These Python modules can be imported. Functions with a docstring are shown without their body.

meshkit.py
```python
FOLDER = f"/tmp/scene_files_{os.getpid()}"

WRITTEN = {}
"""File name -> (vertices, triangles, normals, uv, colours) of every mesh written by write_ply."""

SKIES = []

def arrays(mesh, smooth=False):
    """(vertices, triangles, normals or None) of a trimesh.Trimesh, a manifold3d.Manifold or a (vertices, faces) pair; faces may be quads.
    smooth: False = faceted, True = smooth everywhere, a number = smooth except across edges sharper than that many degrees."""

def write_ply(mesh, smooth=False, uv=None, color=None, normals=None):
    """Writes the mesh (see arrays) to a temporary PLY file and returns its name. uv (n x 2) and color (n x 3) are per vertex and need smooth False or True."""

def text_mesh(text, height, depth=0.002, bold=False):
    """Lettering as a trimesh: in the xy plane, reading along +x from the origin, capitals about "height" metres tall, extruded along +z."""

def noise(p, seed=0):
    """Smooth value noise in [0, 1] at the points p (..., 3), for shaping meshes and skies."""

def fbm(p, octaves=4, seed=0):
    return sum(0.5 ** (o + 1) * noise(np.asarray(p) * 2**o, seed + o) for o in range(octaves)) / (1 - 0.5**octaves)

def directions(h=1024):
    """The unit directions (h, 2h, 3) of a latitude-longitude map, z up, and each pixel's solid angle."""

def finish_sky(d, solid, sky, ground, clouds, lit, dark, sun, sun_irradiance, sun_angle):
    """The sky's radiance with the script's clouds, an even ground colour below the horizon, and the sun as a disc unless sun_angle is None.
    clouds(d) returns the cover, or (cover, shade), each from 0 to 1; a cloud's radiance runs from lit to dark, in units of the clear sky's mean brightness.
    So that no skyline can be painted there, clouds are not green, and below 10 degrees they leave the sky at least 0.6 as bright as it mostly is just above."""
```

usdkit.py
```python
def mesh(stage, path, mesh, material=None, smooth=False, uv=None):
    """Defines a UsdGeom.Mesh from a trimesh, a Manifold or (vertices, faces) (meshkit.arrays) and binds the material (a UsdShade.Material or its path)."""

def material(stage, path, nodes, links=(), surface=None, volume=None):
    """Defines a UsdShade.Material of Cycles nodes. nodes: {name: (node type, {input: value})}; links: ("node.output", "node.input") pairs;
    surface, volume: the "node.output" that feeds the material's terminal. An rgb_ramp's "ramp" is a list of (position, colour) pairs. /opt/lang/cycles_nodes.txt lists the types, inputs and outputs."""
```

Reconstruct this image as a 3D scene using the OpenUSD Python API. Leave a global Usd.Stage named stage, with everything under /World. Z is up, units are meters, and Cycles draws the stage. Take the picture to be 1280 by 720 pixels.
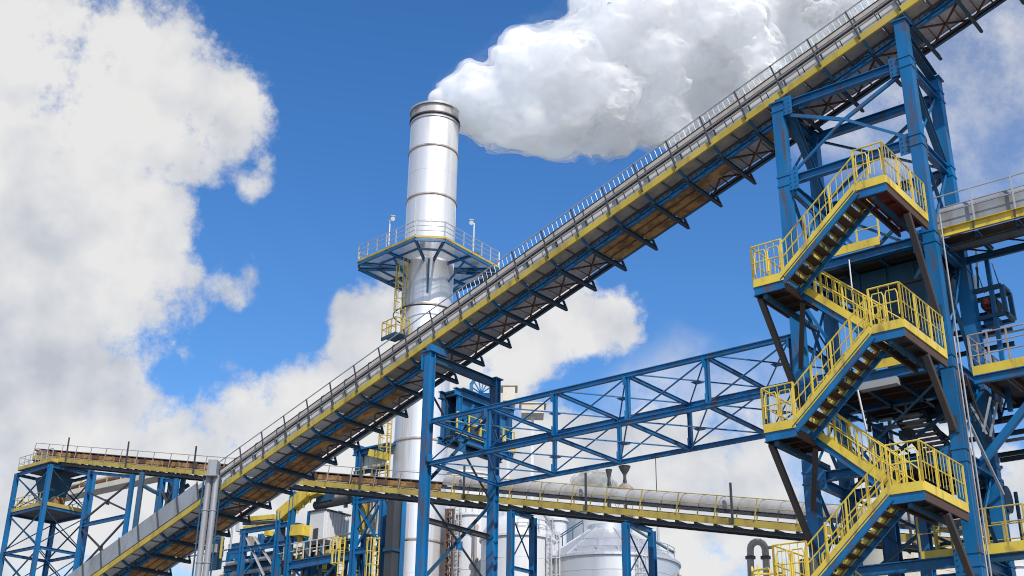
import math
import numpy as np
import meshkit
import usdkit
from pxr import Gf, Sdf, Usd, UsdGeom, UsdLux, UsdShade

stage = Usd.Stage.CreateInMemory()
UsdGeom.SetStageUpAxis(stage, 'Z')
UsdGeom.SetStageMetersPerUnit(stage, 1.0)
UsdGeom.Xform.Define(stage, '/World')
UsdGeom.Scope.Define(stage, '/World/Looks')

# ------------------------------------------------------------------ camera
FOCAL, PITCH, ROLL = 1500.0, math.radians(23.3), math.radians(0.8)
EXPOSURE = 0.08
EYE = np.array([0.0, 0.0, 1.7])
FWD = np.array([0.0, math.cos(PITCH), math.sin(PITCH)])
_U0 = np.array([0.0, -math.sin(PITCH), math.cos(PITCH)])
RIGHT = math.cos(ROLL) * np.array([1.0, 0, 0]) + math.sin(ROLL) * _U0
UP = -math.sin(ROLL) * np.array([1.0, 0, 0]) + math.cos(ROLL) * _U0
cam = UsdGeom.Camera.Define(stage, '/World/camera')
cam.CreateHorizontalApertureAttr(36.0)
cam.CreateVerticalApertureAttr(20.25)
cam.CreateFocalLengthAttr(36.0 * FOCAL / 1280.0)
cam.CreateClippingRangeAttr(Gf.Vec2f(0.1, 20000.0))
cam.CreateExposureAttr(EXPOSURE)
UsdGeom.Xformable(cam).AddTransformOp().Set(Gf.Matrix4d(*RIGHT, 0, *UP, 0, *(-FWD), 0, *EYE, 1))

# ------------------------------------------------------------------ sun and sky
SUN_AZ, SUN_EL = math.radians(160.0), math.radians(43.0)      # azimuth clockwise from +y
SUN_I, SKY_S = 1.0, 0.10
SUN = np.array([math.sin(SUN_AZ) * math.cos(SUN_EL), math.cos(SUN_AZ) * math.cos(SUN_EL), math.sin(SUN_EL)])
sun = UsdLux.DistantLight.Define(stage, '/World/sun')
sun.CreateIntensityAttr(SUN_I)
sun.CreateAngleAttr(0.5)
sun.CreateNormalizeAttr(True)
sun.CreateColorAttr(Gf.Vec3f(1.0, 0.955, 0.88))
_r = np.cross([0, 0, 1.0], SUN); _r /= np.linalg.norm(_r)
_u = np.cross(SUN, _r)
UsdGeom.Xformable(sun).AddTransformOp().Set(Gf.Matrix4d(*_r, 0, *_u, 0, *SUN, 0, 0, 0, 60, 1))


def ray(px, py):
    """Direction through a pixel of the 1280 x 720 photograph (used to survey the plant)."""
    return FWD + (px - 640) / FOCAL * RIGHT - (py - 360) / FOCAL * UP


def at(px, py, d):
    return EYE + d * ray(px, py)


def unit(v):
    v = np.asarray(v, float)
    return v / np.linalg.norm(v)


# clouds: centres and angular radii, surveyed like everything else
CLOUDS = [  # px, py, radius px, weight
    (40, 150, 175, 1.0), (165, 130, 130, 1.0), (255, 165, 85, 0.95), (305, 215, 48, 0.75), (60, 330, 170, 1.0), (150, 300, 95, 0.95),
    (40, 470, 130, 1.0), (105, 400, 85, 0.9), (285, 350, 40, 0.42), (235, 375, 36, 0.42), (-60, 250, 200, 1.0), (20, 20, 70, 0.8),
    (60, 560, 170, 1.0), (190, 600, 105, 1.0), (310, 555, 85, 1.0), (400, 520, 92, 1.0), (478, 440, 72, 1.0), (330, 630, 165, 1.0), (520, 600, 200, 1.0),
    (505, 390, 40, 0.8), (640, 440, 75, 0.95), (700, 420, 70, 0.95), (755, 415, 50, 0.75), (775, 440, 32, 0.55), (640, 520, 80, 0.9), (560, 470, 80, 1.0),
    (700, 640, 170, 1.0), (860, 650, 140, 0.95), (800, 560, 75, 0.7), (900, 600, 80, 0.75), (960, 680, 100, 0.8),
    (1060, 10, 60, 0.5), (1120, 660, 130, 0.75), (1260, 660, 90, 0.65),
]
THIN = [(1190, 90, 130, 0.55), (1270, 60, 120, 0.6), (1090, 90, 110, 0.6), (1240, 190, 90, 0.4), (1000, 40, 110, 0.5), (850, 510, 90, 0.5), (940, 560, 110, 0.6), (110, 100, 120, 0.5)]
nodes = {
    'tc': ('texture_coordinate', {}),
    'sky': ('sky_texture', {'sky_type': 'single_scattering', 'sun_disc': False, 'sun_elevation': SUN_EL, 'sun_rotation': SUN_AZ,
                            'altitude': 300.0, 'air_density': 1.0, 'aerosol_density': 0.9, 'ozone_density': 2.2}),
    'hs': ('hsv', {'hue': 0.506, 'saturation': 1.32, 'value': 1.66}),
    # a warp that frays the outlines
    'nw': ('noise_texture', {'scale': 9.0, 'detail': 4.0, 'roughness': 0.55}),
    'ws': ('vector_math', {'math_type': 'subtract', 'vector2': (0.5, 0.5, 0.5)}),
    'wm': ('vector_math', {'math_type': 'multiply_add', 'vector2': (0.075, 0.075, 0.075)}),
    'nv': ('vector_math', {'math_type': 'normalize'}),
    'n1': ('noise_texture', {'scale': 17.0, 'detail': 9.0, 'roughness': 0.66, 'lacunarity': 2.1}),
    'of': ('vector_math', {'math_type': 'add', 'vector2': (0.008, 0.0, 0.024)}),
    'n1b': ('noise_texture', {'scale': 9.0, 'detail': 4.5, 'roughness': 0.5, 'lacunarity': 2.1}),
    'n1c': ('noise_texture', {'scale': 9.0, 'detail': 4.5, 'roughness': 0.5, 'lacunarity': 2.1}),
    'rl': ('math', {'math_type': 'subtract'}),
    'rk': ('math', {'math_type': 'multiply_add', 'value2': 1.25}),

    'n2': ('noise_texture', {'scale': 5.0, 'detail': 6.0, 'roughness': 0.55}),
    'far': ('noise_texture', {'scale': 2.2, 'detail': 3.0, 'roughness': 0.5}),
    'farm': ('map_range', {'range_type': 'smoothstep', 'from_min': 0.46, 'from_max': 0.66, 'to_min': 0.0, 'to_max': 0.8, 'clamp': True}),
    'ax': ('vector_math', {'math_type': 'dot_product', 'vector2': tuple(unit(FWD))}),
    'axm': ('map_range', {'range_type': 'smoothstep', 'from_min': math.cos(math.radians(36)), 'from_max': math.cos(math.radians(27)), 'to_min': 1.0, 'to_max': 0.0, 'clamp': True}),
    'fx': ('math', {'math_type': 'multiply'}),
}
links = [('sky.color', 'hs.color'), ('tc.generated', 'nw.vector'), ('nw.color', 'ws.vector1'), ('ws.vector', 'wm.vector1'), ('tc.generated', 'wm.vector3'),
         ('wm.vector', 'nv.vector1'), ('tc.generated', 'n1.vector'), ('tc.generated', 'of.vector1'), ('of.vector', 'n1b.vector'), ('tc.generated', 'n1c.vector'), ('n1c.fac', 'rl.value1'), ('n1b.fac', 'rl.value2'), ('rl.value', 'rk.value1'), ('n2.fac', 'rk.value3'), ('tc.generated', 'n2.vector'), ('tc.generated', 'far.vector'), ('far.fac', 'farm.value'),
         ('tc.generated', 'ax.vector1'), ('ax.value', 'axm.value'), ('farm.result', 'fx.value1'), ('axm.result', 'fx.value2')]
last = 'fx.value'
for i, (cx, cy, cr, cw) in enumerate(CLOUDS):
    c = unit(ray(cx, cy))
    ang = math.atan(cr / FOCAL)
    nodes[f'd{i}'] = ('vector_math', {'math_type': 'dot_product', 'vector2': tuple(c)})
    nodes[f'm{i}'] = ('map_range', {'range_type': 'smoothstep', 'from_min': math.cos(ang * 1.25), 'from_max': math.cos(ang * 0.35), 'to_min': 0.0, 'to_max': cw, 'clamp': True})
    nodes[f'x{i}'] = ('math', {'math_type': 'maximum'})
    links += [('nv.vector', f'd{i}.vector1'), (f'd{i}.value', f'm{i}.value'), (last, f'x{i}.value1'), (f'm{i}.result', f'x{i}.value2')]
    last = f'x{i}.value'
HOLES = [(92, 98, 60, 0.30), (238, 170, 40, 0.15), (150, 448, 40, 0.3), (262, 300, 44, 0.3), (715, 484, 50, 0.45), (770, 470, 50, 0.5), (660, 500, 30, 0.3), (205, 470, 22, 0.4), (600, 470, 25, 0.25)]
for i, (cx, cy, cr, cw) in enumerate(HOLES):
    ang = math.atan(cr / FOCAL)
    nodes[f'h{i}'] = ('vector_math', {'math_type': 'dot_product', 'vector2': tuple(unit(ray(cx, cy)))})
    nodes[f'j{i}'] = ('map_range', {'range_type': 'smoothstep', 'from_min': math.cos(ang * 1.3), 'from_max': math.cos(ang * 0.2), 'to_min': 0.0, 'to_max': cw, 'clamp': True})
    nodes[f'z{i}'] = ('math', {'math_type': 'subtract'})
    links += [('nv.vector', f'h{i}.vector1'), (f'h{i}.value', f'j{i}.value'), (last, f'z{i}.value1'), (f'j{i}.result', f'z{i}.value2')]
    last = f'z{i}.value'
last_thick, last = last, None
for i, (cx, cy, cr, cw) in enumerate(THIN):
    ang = math.atan(cr / FOCAL)
    nodes[f'e{i}'] = ('vector_math', {'math_type': 'dot_product', 'vector2': tuple(unit(ray(cx, cy)))})
    nodes[f'k{i}'] = ('map_range', {'range_type': 'smoothstep', 'from_min': math.cos(ang * 1.2), 'from_max': math.cos(ang * 0.2), 'to_min': 0.0, 'to_max': cw, 'clamp': True})
    links += [('nv.vector', f'e{i}.vector1'), (f'e{i}.value', f'k{i}.value')]
    if last:
        nodes[f'y{i}'] = ('math', {'math_type': 'maximum'})
        links += [(last, f'y{i}.value1'), (f'k{i}.result', f'y{i}.value2')]
        last = f'y{i}.value'
    else:
        last = f'k{i}.result'
nodes.update({
    'tn': ('map_range', {'range_type': 'smoothstep', 'from_min': 0.30, 'from_max': 0.68, 'to_min': 0.35, 'to_max': 1.25, 'clamp': True}),
    'tm': ('math', {'math_type': 'multiply'}),
    'cmax': ('math', {'math_type': 'maximum', 'use_clamp': True}),
})
links += [('n1.fac', 'tn.value'), ('tn.result', 'tm.value1'), (last, 'tm.value2'), ('tm.value', 'cmax.value1'), ('cg.value', 'cmax.value2')]
last = last_thick
nodes.update({
    'nc': ('math', {'math_type': 'multiply_add', 'value2': 2.3, 'value3': -1.15}),
    'sum': ('math', {'math_type': 'add'}),
    'cov': ('map_range', {'range_type': 'smoothstep', 'from_min': 0.20, 'from_max': 0.78, 'to_min': 0.0, 'to_max': 0.97, 'clamp': True}),
    'gate': ('map_range', {'range_type': 'smoothstep', 'from_min': 0.0, 'from_max': 0.22, 'to_min': 0.0, 'to_max': 1.0, 'clamp': True}),
    'cg': ('math', {'math_type': 'multiply'}),
    'sh': ('rgb_ramp', {'ramp': [(0.22, (0.66, 0.70, 0.78)), (0.42, (0.87, 0.89, 0.93)), (0.62, (1.08, 1.07, 1.055))]}),
    'cs': ('vector_math', {'math_type': 'scale', 'scale': 7.3}),
    'mx': ('mix', {'mix_type': 'mix'}),
    'bg': ('background_shader', {'strength': SKY_S}),
})
links += [('n1.fac', 'nc.value1'), (last, 'sum.value1'), ('nc.value', 'sum.value2'), ('sum.value', 'cov.value'), (last, 'gate.value'), ('cov.result', 'cg.value1'), ('gate.result', 'cg.value2'),
          ('rk.value', 'sh.fac'), ('sh.color', 'cs.vector1'), ('hs.color', 'mx.color1'), ('cs.vector', 'mx.color2'), ('cmax.value', 'mx.fac'), ('mx.color', 'bg.color')]
sky_mat = usdkit.material(stage, '/World/Looks/sky', nodes, links, surface='bg.background')
dome = UsdLux.DomeLight.Define(stage, '/World/sky')
UsdShade.MaterialBindingAPI.Apply(dome.GetPrim()).Bind(sky_mat)
dome.GetPrim().SetCustomDataByKey('kind', 'structure')

# ------------------------------------------------------------------ materials
def paint(name, col, rough=0.45, metal=0.0, dirt=(0.09, 0.06, 0.04), lo=0.52, hi=0.78, amount=0.55, scale=1.6, stretch=(1.0, 1.0, 0.35), tone=0.12, bump=0.0, fine=14.0):
    n = {
        'g': ('geometry', {}),
        'm': ('mapping', {'scale': stretch}),
        'n': ('noise_texture', {'scale': scale, 'detail': 7.0, 'roughness': 0.62}),
        'r': ('map_range', {'range_type': 'smoothstep', 'from_min': lo, 'from_max': hi, 'to_min': 0.0, 'to_max': amount, 'clamp': True}),
        't': ('noise_texture', {'scale': scale * 0.45, 'detail': 3.0, 'roughness': 0.5}),
        'tr': ('rgb_ramp', {'ramp': [(0.25, tuple(c * (1 - tone) for c in col)), (0.75, tuple(min(1.0, c * (1 + tone)) for c in col))]}),
        'x': ('mix', {'mix_type': 'mix', 'color2': dirt}),
        'rr': ('map_range', {'from_min': 0.3, 'from_max': 0.7, 'to_min': max(0.05, rough - 0.1), 'to_max': min(1.0, rough + 0.15), 'clamp': True}),
        'p': ('principled_bsdf', {'metallic': metal}),
    }
    l = [('g.position', 'm.vector'), ('m.vector', 'n.vector'), ('n.fac', 'r.value'), ('m.vector', 't.vector'), ('t.fac', 'tr.fac'), ('tr.color', 'x.color1'),
         ('r.result', 'x.fac'), ('x.color', 'p.base_color'), ('n.fac', 'rr.value'), ('rr.result', 'p.roughness')]
    if bump:
        n['f'] = ('noise_texture', {'scale': fine, 'detail': 4.0})
        n['b'] = ('bump', {'strength': bump, 'distance': 0.02})
        l += [('g.position', 'f.vector'), ('f.fac', 'b.height'), ('b.normal', 'p.normal')]
    return usdkit.material(stage, '/World/Looks/' + name, n, l, surface='p.BSDF')


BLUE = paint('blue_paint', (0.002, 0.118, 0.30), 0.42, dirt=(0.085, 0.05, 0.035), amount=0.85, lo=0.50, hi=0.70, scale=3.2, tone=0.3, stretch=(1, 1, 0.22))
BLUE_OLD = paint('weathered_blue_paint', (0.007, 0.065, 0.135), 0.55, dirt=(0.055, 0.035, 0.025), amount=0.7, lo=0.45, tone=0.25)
YELLOW = paint('yellow_paint', (0.66, 0.49, 0.06), 0.45, dirt=(0.20, 0.11, 0.045), amount=0.75, lo=0.50, hi=0.72, scale=3.0, tone=0.2)
YELLOW_DULL = paint('faded_yellow_paint', (0.47, 0.35, 0.05), 0.55, dirt=(0.12, 0.085, 0.045), amount=0.8, lo=0.46, tone=0.2)
YELLOW_OLD = paint('dusty_yellow_paint', (0.43, 0.32, 0.065), 0.6, dirt=(0.12, 0.08, 0.04), amount=0.7, lo=0.48, tone=0.2)
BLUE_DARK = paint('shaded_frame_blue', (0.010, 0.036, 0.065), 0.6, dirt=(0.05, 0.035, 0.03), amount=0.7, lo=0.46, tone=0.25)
STEEL = paint('galvanised_steel', (0.42, 0.43, 0.44), 0.5, 0.35, dirt=(0.16, 0.12, 0.09), amount=0.5, tone=0.16)
DARK = paint('dark_steel', (0.045, 0.048, 0.055), 0.55, dirt=(0.09, 0.05, 0.03), amount=0.6, tone=0.25)
PRIMER = paint('brown_primer', (0.082, 0.046, 0.034), 0.65, dirt=(0.045, 0.035, 0.03), amount=0.6, lo=0.45, tone=0.25)
BRACE = paint('dark_brace_paint', (0.052, 0.044, 0.044), 0.6, dirt=(0.10, 0.05, 0.03), amount=0.7, lo=0.48, tone=0.25)
RED = paint('red_oxide', (0.23, 0.045, 0.03), 0.65, dirt=(0.06, 0.03, 0.025), amount=0.6, lo=0.48, tone=0.25)
RUST = paint('rusty_plate', (0.38, 0.21, 0.075), 0.85, dirt=(0.15, 0.078, 0.036), lo=0.42, hi=0.62, amount=0.9, scale=2.2, stretch=(1, 1, 1), tone=0.3, bump=0.3)
RUSTBAR = paint('rusty_bars', (0.13, 0.06, 0.035), 0.85, dirt=(0.05, 0.035, 0.03), amount=0.7, lo=0.45, tone=0.3)
PANEL = paint('dusty_grating_plate', (0.30, 0.265, 0.235), 0.8, dirt=(0.12, 0.09, 0.07), amount=0.6, lo=0.45, scale=2.5, tone=0.2)
HOOD = paint('belt_hood_sheet', (0.44, 0.38, 0.32), 0.6, 0.1, dirt=(0.22, 0.16, 0.11), amount=0.6, lo=0.45, tone=0.15)
SIDING = paint('pale_siding', (0.62, 0.62, 0.63), 0.55, dirt=(0.30, 0.26, 0.22), amount=0.5, lo=0.5, tone=0.12)
CLAD_OLD = paint('dull_grey_cladding', (0.29, 0.305, 0.33), 0.6, 0.1, dirt=(0.17, 0.15, 0.13), amount=0.7, lo=0.44, scale=2.2, tone=0.2)
LEG = paint('dull_zinc', (0.30, 0.31, 0.335), 0.5, 0.3, dirt=(0.15, 0.12, 0.12), amount=0.7, lo=0.45, tone=0.2, stretch=(2, 2, 0.15))
CLAD = paint('grey_cladding', (0.47, 0.49, 0.52), 0.5, 0.2, dirt=(0.24, 0.21, 0.18), amount=0.55, lo=0.46, tone=0.14)
SOFFIT = paint('pale_soffit', (0.60, 0.56, 0.58), 0.8, dirt=(0.28, 0.20, 0.15), amount=0.6, lo=0.48, tone=0.14)
WHITE = paint('white_paint', (0.60, 0.605, 0.62), 0.5, dirt=(0.34, 0.30, 0.26), amount=0.55, lo=0.50, tone=0.10, stretch=(1, 1, 0.16))
CREAM = paint('cream_paint', (0.55, 0.51, 0.43), 0.6, dirt=(0.3, 0.22, 0.12), amount=0.5, lo=0.5, tone=0.1)
SHELL = paint('chimney_shell', (0.70, 0.70, 0.715), 0.5, 0.5, dirt=(0.44, 0.42, 0.40), amount=0.6, lo=0.48, hi=0.72, scale=1.3, stretch=(1.6, 1.6, 0.07), tone=0.06)
SOOT = paint('sooty_shell', (0.46, 0.45, 0.44), 0.6, 0.3, dirt=(0.24, 0.22, 0.20), amount=0.7, lo=0.44, hi=0.70, scale=1.2, stretch=(2, 2, 0.3), tone=0.2)
ALU = paint('aluminium_cladding', (0.60, 0.61, 0.63), 0.4, 0.6, dirt=(0.42, 0.40, 0.38), amount=0.4, lo=0.5, scale=1.0, stretch=(1.2, 1.2, 0.15), tone=0.08)
TUBE = paint('dusty_duct_sheet', (0.35, 0.35, 0.355), 0.62, 0.1, dirt=(0.24, 0.21, 0.19), amount=0.7, lo=0.46, scale=1.8, stretch=(1, 1, 0.6), tone=0.2)
PIPE = paint('lagged_pipe', (0.40, 0.34, 0.30), 0.6, 0.2, dirt=(0.16, 0.09, 0.06), amount=0.8, lo=0.42, tone=0.2)
CHECK = paint('deck_plate', (0.10, 0.095, 0.10), 0.75, dirt=(0.06, 0.045, 0.035), amount=0.6, lo=0.45, tone=0.25)
RUBBER = paint('black_rubber', (0.02, 0.02, 0.022), 0.7, dirt=(0.05, 0.045, 0.04), amount=0.4)
CONCRETE = paint('concrete', (0.22, 0.21, 0.195), 0.9, dirt=(0.13, 0.115, 0.10), amount=0.6, lo=0.42, scale=0.12, stretch=(1, 1, 1), tone=0.15)
# open steel grating: fine bars with daylight between them
GRATE = usdkit.material(stage, '/World/Looks/open_grating', {
    'g': ('geometry', {}), 'n': ('noise_texture', {'scale': 1.5, 'detail': 3.0}),
    'c': ('rgb_ramp', {'ramp': [(0.3, (0.52, 0.55, 0.57)), (0.7, (0.68, 0.70, 0.72))]}),
    'p': ('principled_bsdf', {'roughness': 0.6, 'metallic': 0.2}), 't': ('transparent_bsdf', {}), 'x': ('mix_closure', {'fac': 0.5})},
    [('g.position', 'n.vector'), ('n.fac', 'c.fac'), ('c.color', 'p.base_color'), ('p.BSDF', 'x.closure1'), ('t.BSDF', 'x.closure2')], surface='x.closure')

# ------------------------------------------------------------------ mesh helpers: everything is (vertices, triangles)
def cat(ms):
    v, f, k = [], [], 0
    for a, b in ms:
        v.append(a); f.append(np.asarray(b) + k); k += len(a)
    return np.vstack(v), np.vstack(f)


def frame(p0, p1, up):
    p0, p1 = np.asarray(p0, float), np.asarray(p1, float)
    a = unit(p1 - p0)
    up = np.asarray(up, float)
    if abs(a @ unit(up)) > 0.985:
        up = np.array([0.0, 1.0, 0.0]) if abs(a[1]) < 0.9 else np.array([1.0, 0, 0])
    s = unit(np.cross(a, up))
    return p0, p1, s, np.cross(s, a)


def extrude(profile, caps, p0, p1, up=(0, 0, 1)):
    p0, p1, s, v = frame(p0, p1, up)
    pr = np.asarray(profile, float)
    off = pr[:, :1] * s + pr[:, 1:2] * v
    V = np.vstack([p0 + off, p1 + off])
    n = len(pr)
    F = []
    for i in range(n):
        j = (i + 1) % n
        F += [(i, j, n + j), (i, n + j, n + i)]
    for c in caps:
        for k in range(1, len(c) - 1):
            F.append((c[0], c[k + 1], c[k]))
            F.append((n + c[0], n + c[k], n + c[k + 1]))
    return V, np.array(F)


def box(p0, p1, w, h, up=(0, 0, 1)):
    return extrude([(-w / 2, -h / 2), (w / 2, -h / 2), (w / 2, h / 2), (-w / 2, h / 2)], [(0, 1, 2, 3)], p0, p1, up)


def ibeam(p0, p1, w, h, up=(0, 0, 1), tf=None, tw=None):
    tf = tf or h * 0.1; tw = tw or w * 0.12
    P = [(-w/2, -h/2), (w/2, -h/2), (w/2, -h/2+tf), (tw/2, -h/2+tf), (tw/2, h/2-tf), (w/2, h/2-tf), (w/2, h/2), (-w/2, h/2), (-w/2, h/2-tf), (-tw/2, h/2-tf), (-tw/2, -h/2+tf), (-w/2, -h/2+tf)]
    return extrude(P, [(0, 1, 2, 11), (10, 3, 4, 9), (8, 5, 6, 7)], p0, p1, up)


def channel(p0, p1, b, h, up=(0, 0, 1), t=None):
    t = t or min(b, h) * 0.15
    P = [(0, -h/2), (b, -h/2), (b, -h/2+t), (t, -h/2+t), (t, h/2-t), (b, h/2-t), (b, h/2), (0, h/2)]
    return extrude(P, [(0, 1, 2, 3), (0, 3, 4, 7), (7, 4, 5, 6)], p0, p1, up)


def angle(p0, p1, b, up=(0, 0, 1), t=None):
    t = t or b * 0.14
    return extrude([(0, 0), (b, 0), (b, t), (t, t), (t, b), (0, b)], [(0, 1, 2, 3), (0, 3, 4, 5)], p0, p1, up)


def tube(p0, p1, r, n=6):
    return extrude([(r * math.cos(2 * math.pi * i / n), r * math.sin(2 * math.pi * i / n)) for i in range(n)], [tuple(range(n))], p0, p1)


def bent_tube(pts, r, n=8):
    pts = [np.asarray(p, float) for p in pts]
    V, F = [], []
    ref = None
    for i, p in enumerate(pts):
        d = unit((pts[min(i + 1, len(pts) - 1)] - pts[max(i - 1, 0)]))
        if ref is None:
            ref = unit(np.cross(d, [0.3, 0.2, 0.93]) if abs(d[2]) < 0.9 else np.cross(d, [1, 0.1, 0]))
        ref = unit(ref - (ref @ d) * d)
        b = np.cross(d, ref)
        for k in range(n):
            a = 2 * math.pi * k / n
            V.append(p + r * (math.cos(a) * ref + math.sin(a) * b))
    for i in range(len(pts) - 1):
        for k in range(n):
            a, b2 = i * n + k, i * n + (k + 1) % n
            F += [(a, b2, b2 + n), (a, b2 + n, a + n)]
    for k in range(1, n - 1):
        F.append((0, k + 1, k)); F.append(((len(pts) - 1) * n, (len(pts) - 1) * n + k, (len(pts) - 1) * n + k + 1))
    return np.array(V), np.array(F)


def lathe(profile, centre, n=48, close=False):
    """profile: (radius, z) pairs; a surface of revolution about the vertical through centre."""
    c = np.asarray(centre, float)
    V, F = [], []
    m = len(profile)
    for r, z in profile:
        for k in range(n):
            a = 2 * math.pi * k / n
            V.append((c[0] + r * math.cos(a), c[1] + r * math.sin(a), z))
    for i in range(m if close else m - 1):
        i2 = (i + 1) % m
        for k in range(n):
            a, b = i * n + k, i * n + (k + 1) % n
            a2, b2 = i2 * n + k, i2 * n + (k + 1) % n
            F += [(a, b, b2), (a, b2, a2)]
    return np.array(V), np.array(F)


def prism(poly, z0, z1):
    """a convex plan polygon (counter-clockwise xy points) between two heights."""
    poly = np.asarray(poly, float)[:, :2]
    if sum(poly[i - 1][0] * poly[i][1] - poly[i][0] * poly[i - 1][1] for i in range(len(poly))) < 0:
        poly = poly[::-1]
    n = len(poly)
    V = np.vstack([np.c_[poly, np.full(n, z0)], np.c_[poly, np.full(n, z1)]])
    F = []
    for i in range(n):
        j = (i + 1) % n
        F += [(i, j, n + j), (i, n + j, n + i)]
    for k in range(1, n - 1):
        F += [(0, k + 1, k), (n, n + k, n + k + 1)]
    return V, np.array(F)


def slab(a, b, c, d, th, up=(0, 0, 1)):
    """a plate with corners a b c d, thickness th downwards along -up."""
    t = np.array([a, b, c, d], float)
    if np.cross(t[1] - t[0], t[2] - t[0]) @ np.asarray(up, float) < 0:
        t = t[::-1]
    o = -th * unit(up)
    V = np.vstack([t + o, t])
    F = [(0, 2, 1), (0, 3, 2), (4, 5, 6), (4, 6, 7)]
    for i in range(4):
        j = (i + 1) % 4
        F += [(i, j, 4 + j), (i, 4 + j, 4 + i)]
    return V, np.array(F)


# ------------------------------------------------------------------ prims
COUNT = {}


def numbered(parent, name):
    k = COUNT.get((parent, name), 0)
    COUNT[(parent, name)] = k + 1
    return f'{parent}/{name}' if k == 0 else f'{parent}/{name}_{k:03d}'


class Thing:
    def __init__(self, name, label, category, loc, group=None):
        self.path = numbered('/World', name)
        self.loc = np.array(loc, float)
        x = UsdGeom.Xform.Define(stage, self.path)
        x.AddTranslateOp().Set(Gf.Vec3d(*map(float, self.loc)))
        p = x.GetPrim()
        p.SetCustomDataByKey('label', label)
        p.SetCustomDataByKey('category', category)
        if group:
            p.SetCustomDataByKey('group', group)

    def part(self, name, m, mat, parent=None, label=None, smooth=False, kind=None):
        v, f = m
        path = numbered(parent or self.path, name)
        p = usdkit.mesh(stage, path, (np.asarray(v, float) - self.loc, f), mat, smooth=smooth).GetPrim()
        if label:
            p.SetCustomDataByKey('label', label)
        if kind:
            p.SetCustomDataByKey('kind', kind)
        return path


def setting(name, m, mat, kind='structure', smooth=False):
    p = usdkit.mesh(stage, '/World/' + name, m, mat, smooth=smooth).GetPrim()
    p.SetCustomDataByKey('kind', kind)
    return p


Z = np.array([0, 0, 1.0])


def project(P):
    q = np.asarray(P, float) - EYE
    w = q @ FWD
    return 640 + FOCAL * (q @ RIGHT) / w, 360 - FOCAL * (q @ UP) / w


def z_seen(xy, py):
    """height on the vertical through xy at which the survey line py is met."""
    xy = np.asarray(xy, float)[:2]
    lo, hi = -5.0, 120.0
    for _ in range(50):
        m = (lo + hi) / 2
        if project([xy[0], xy[1], m])[1] > py:
            lo = m
        else:
            hi = m
    return (lo + hi) / 2


def on_plane(px, py, P, n):
    d = ray(px, py)
    return EYE + d * (((np.asarray(P) - EYE) @ n) / (d @ n))


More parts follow.
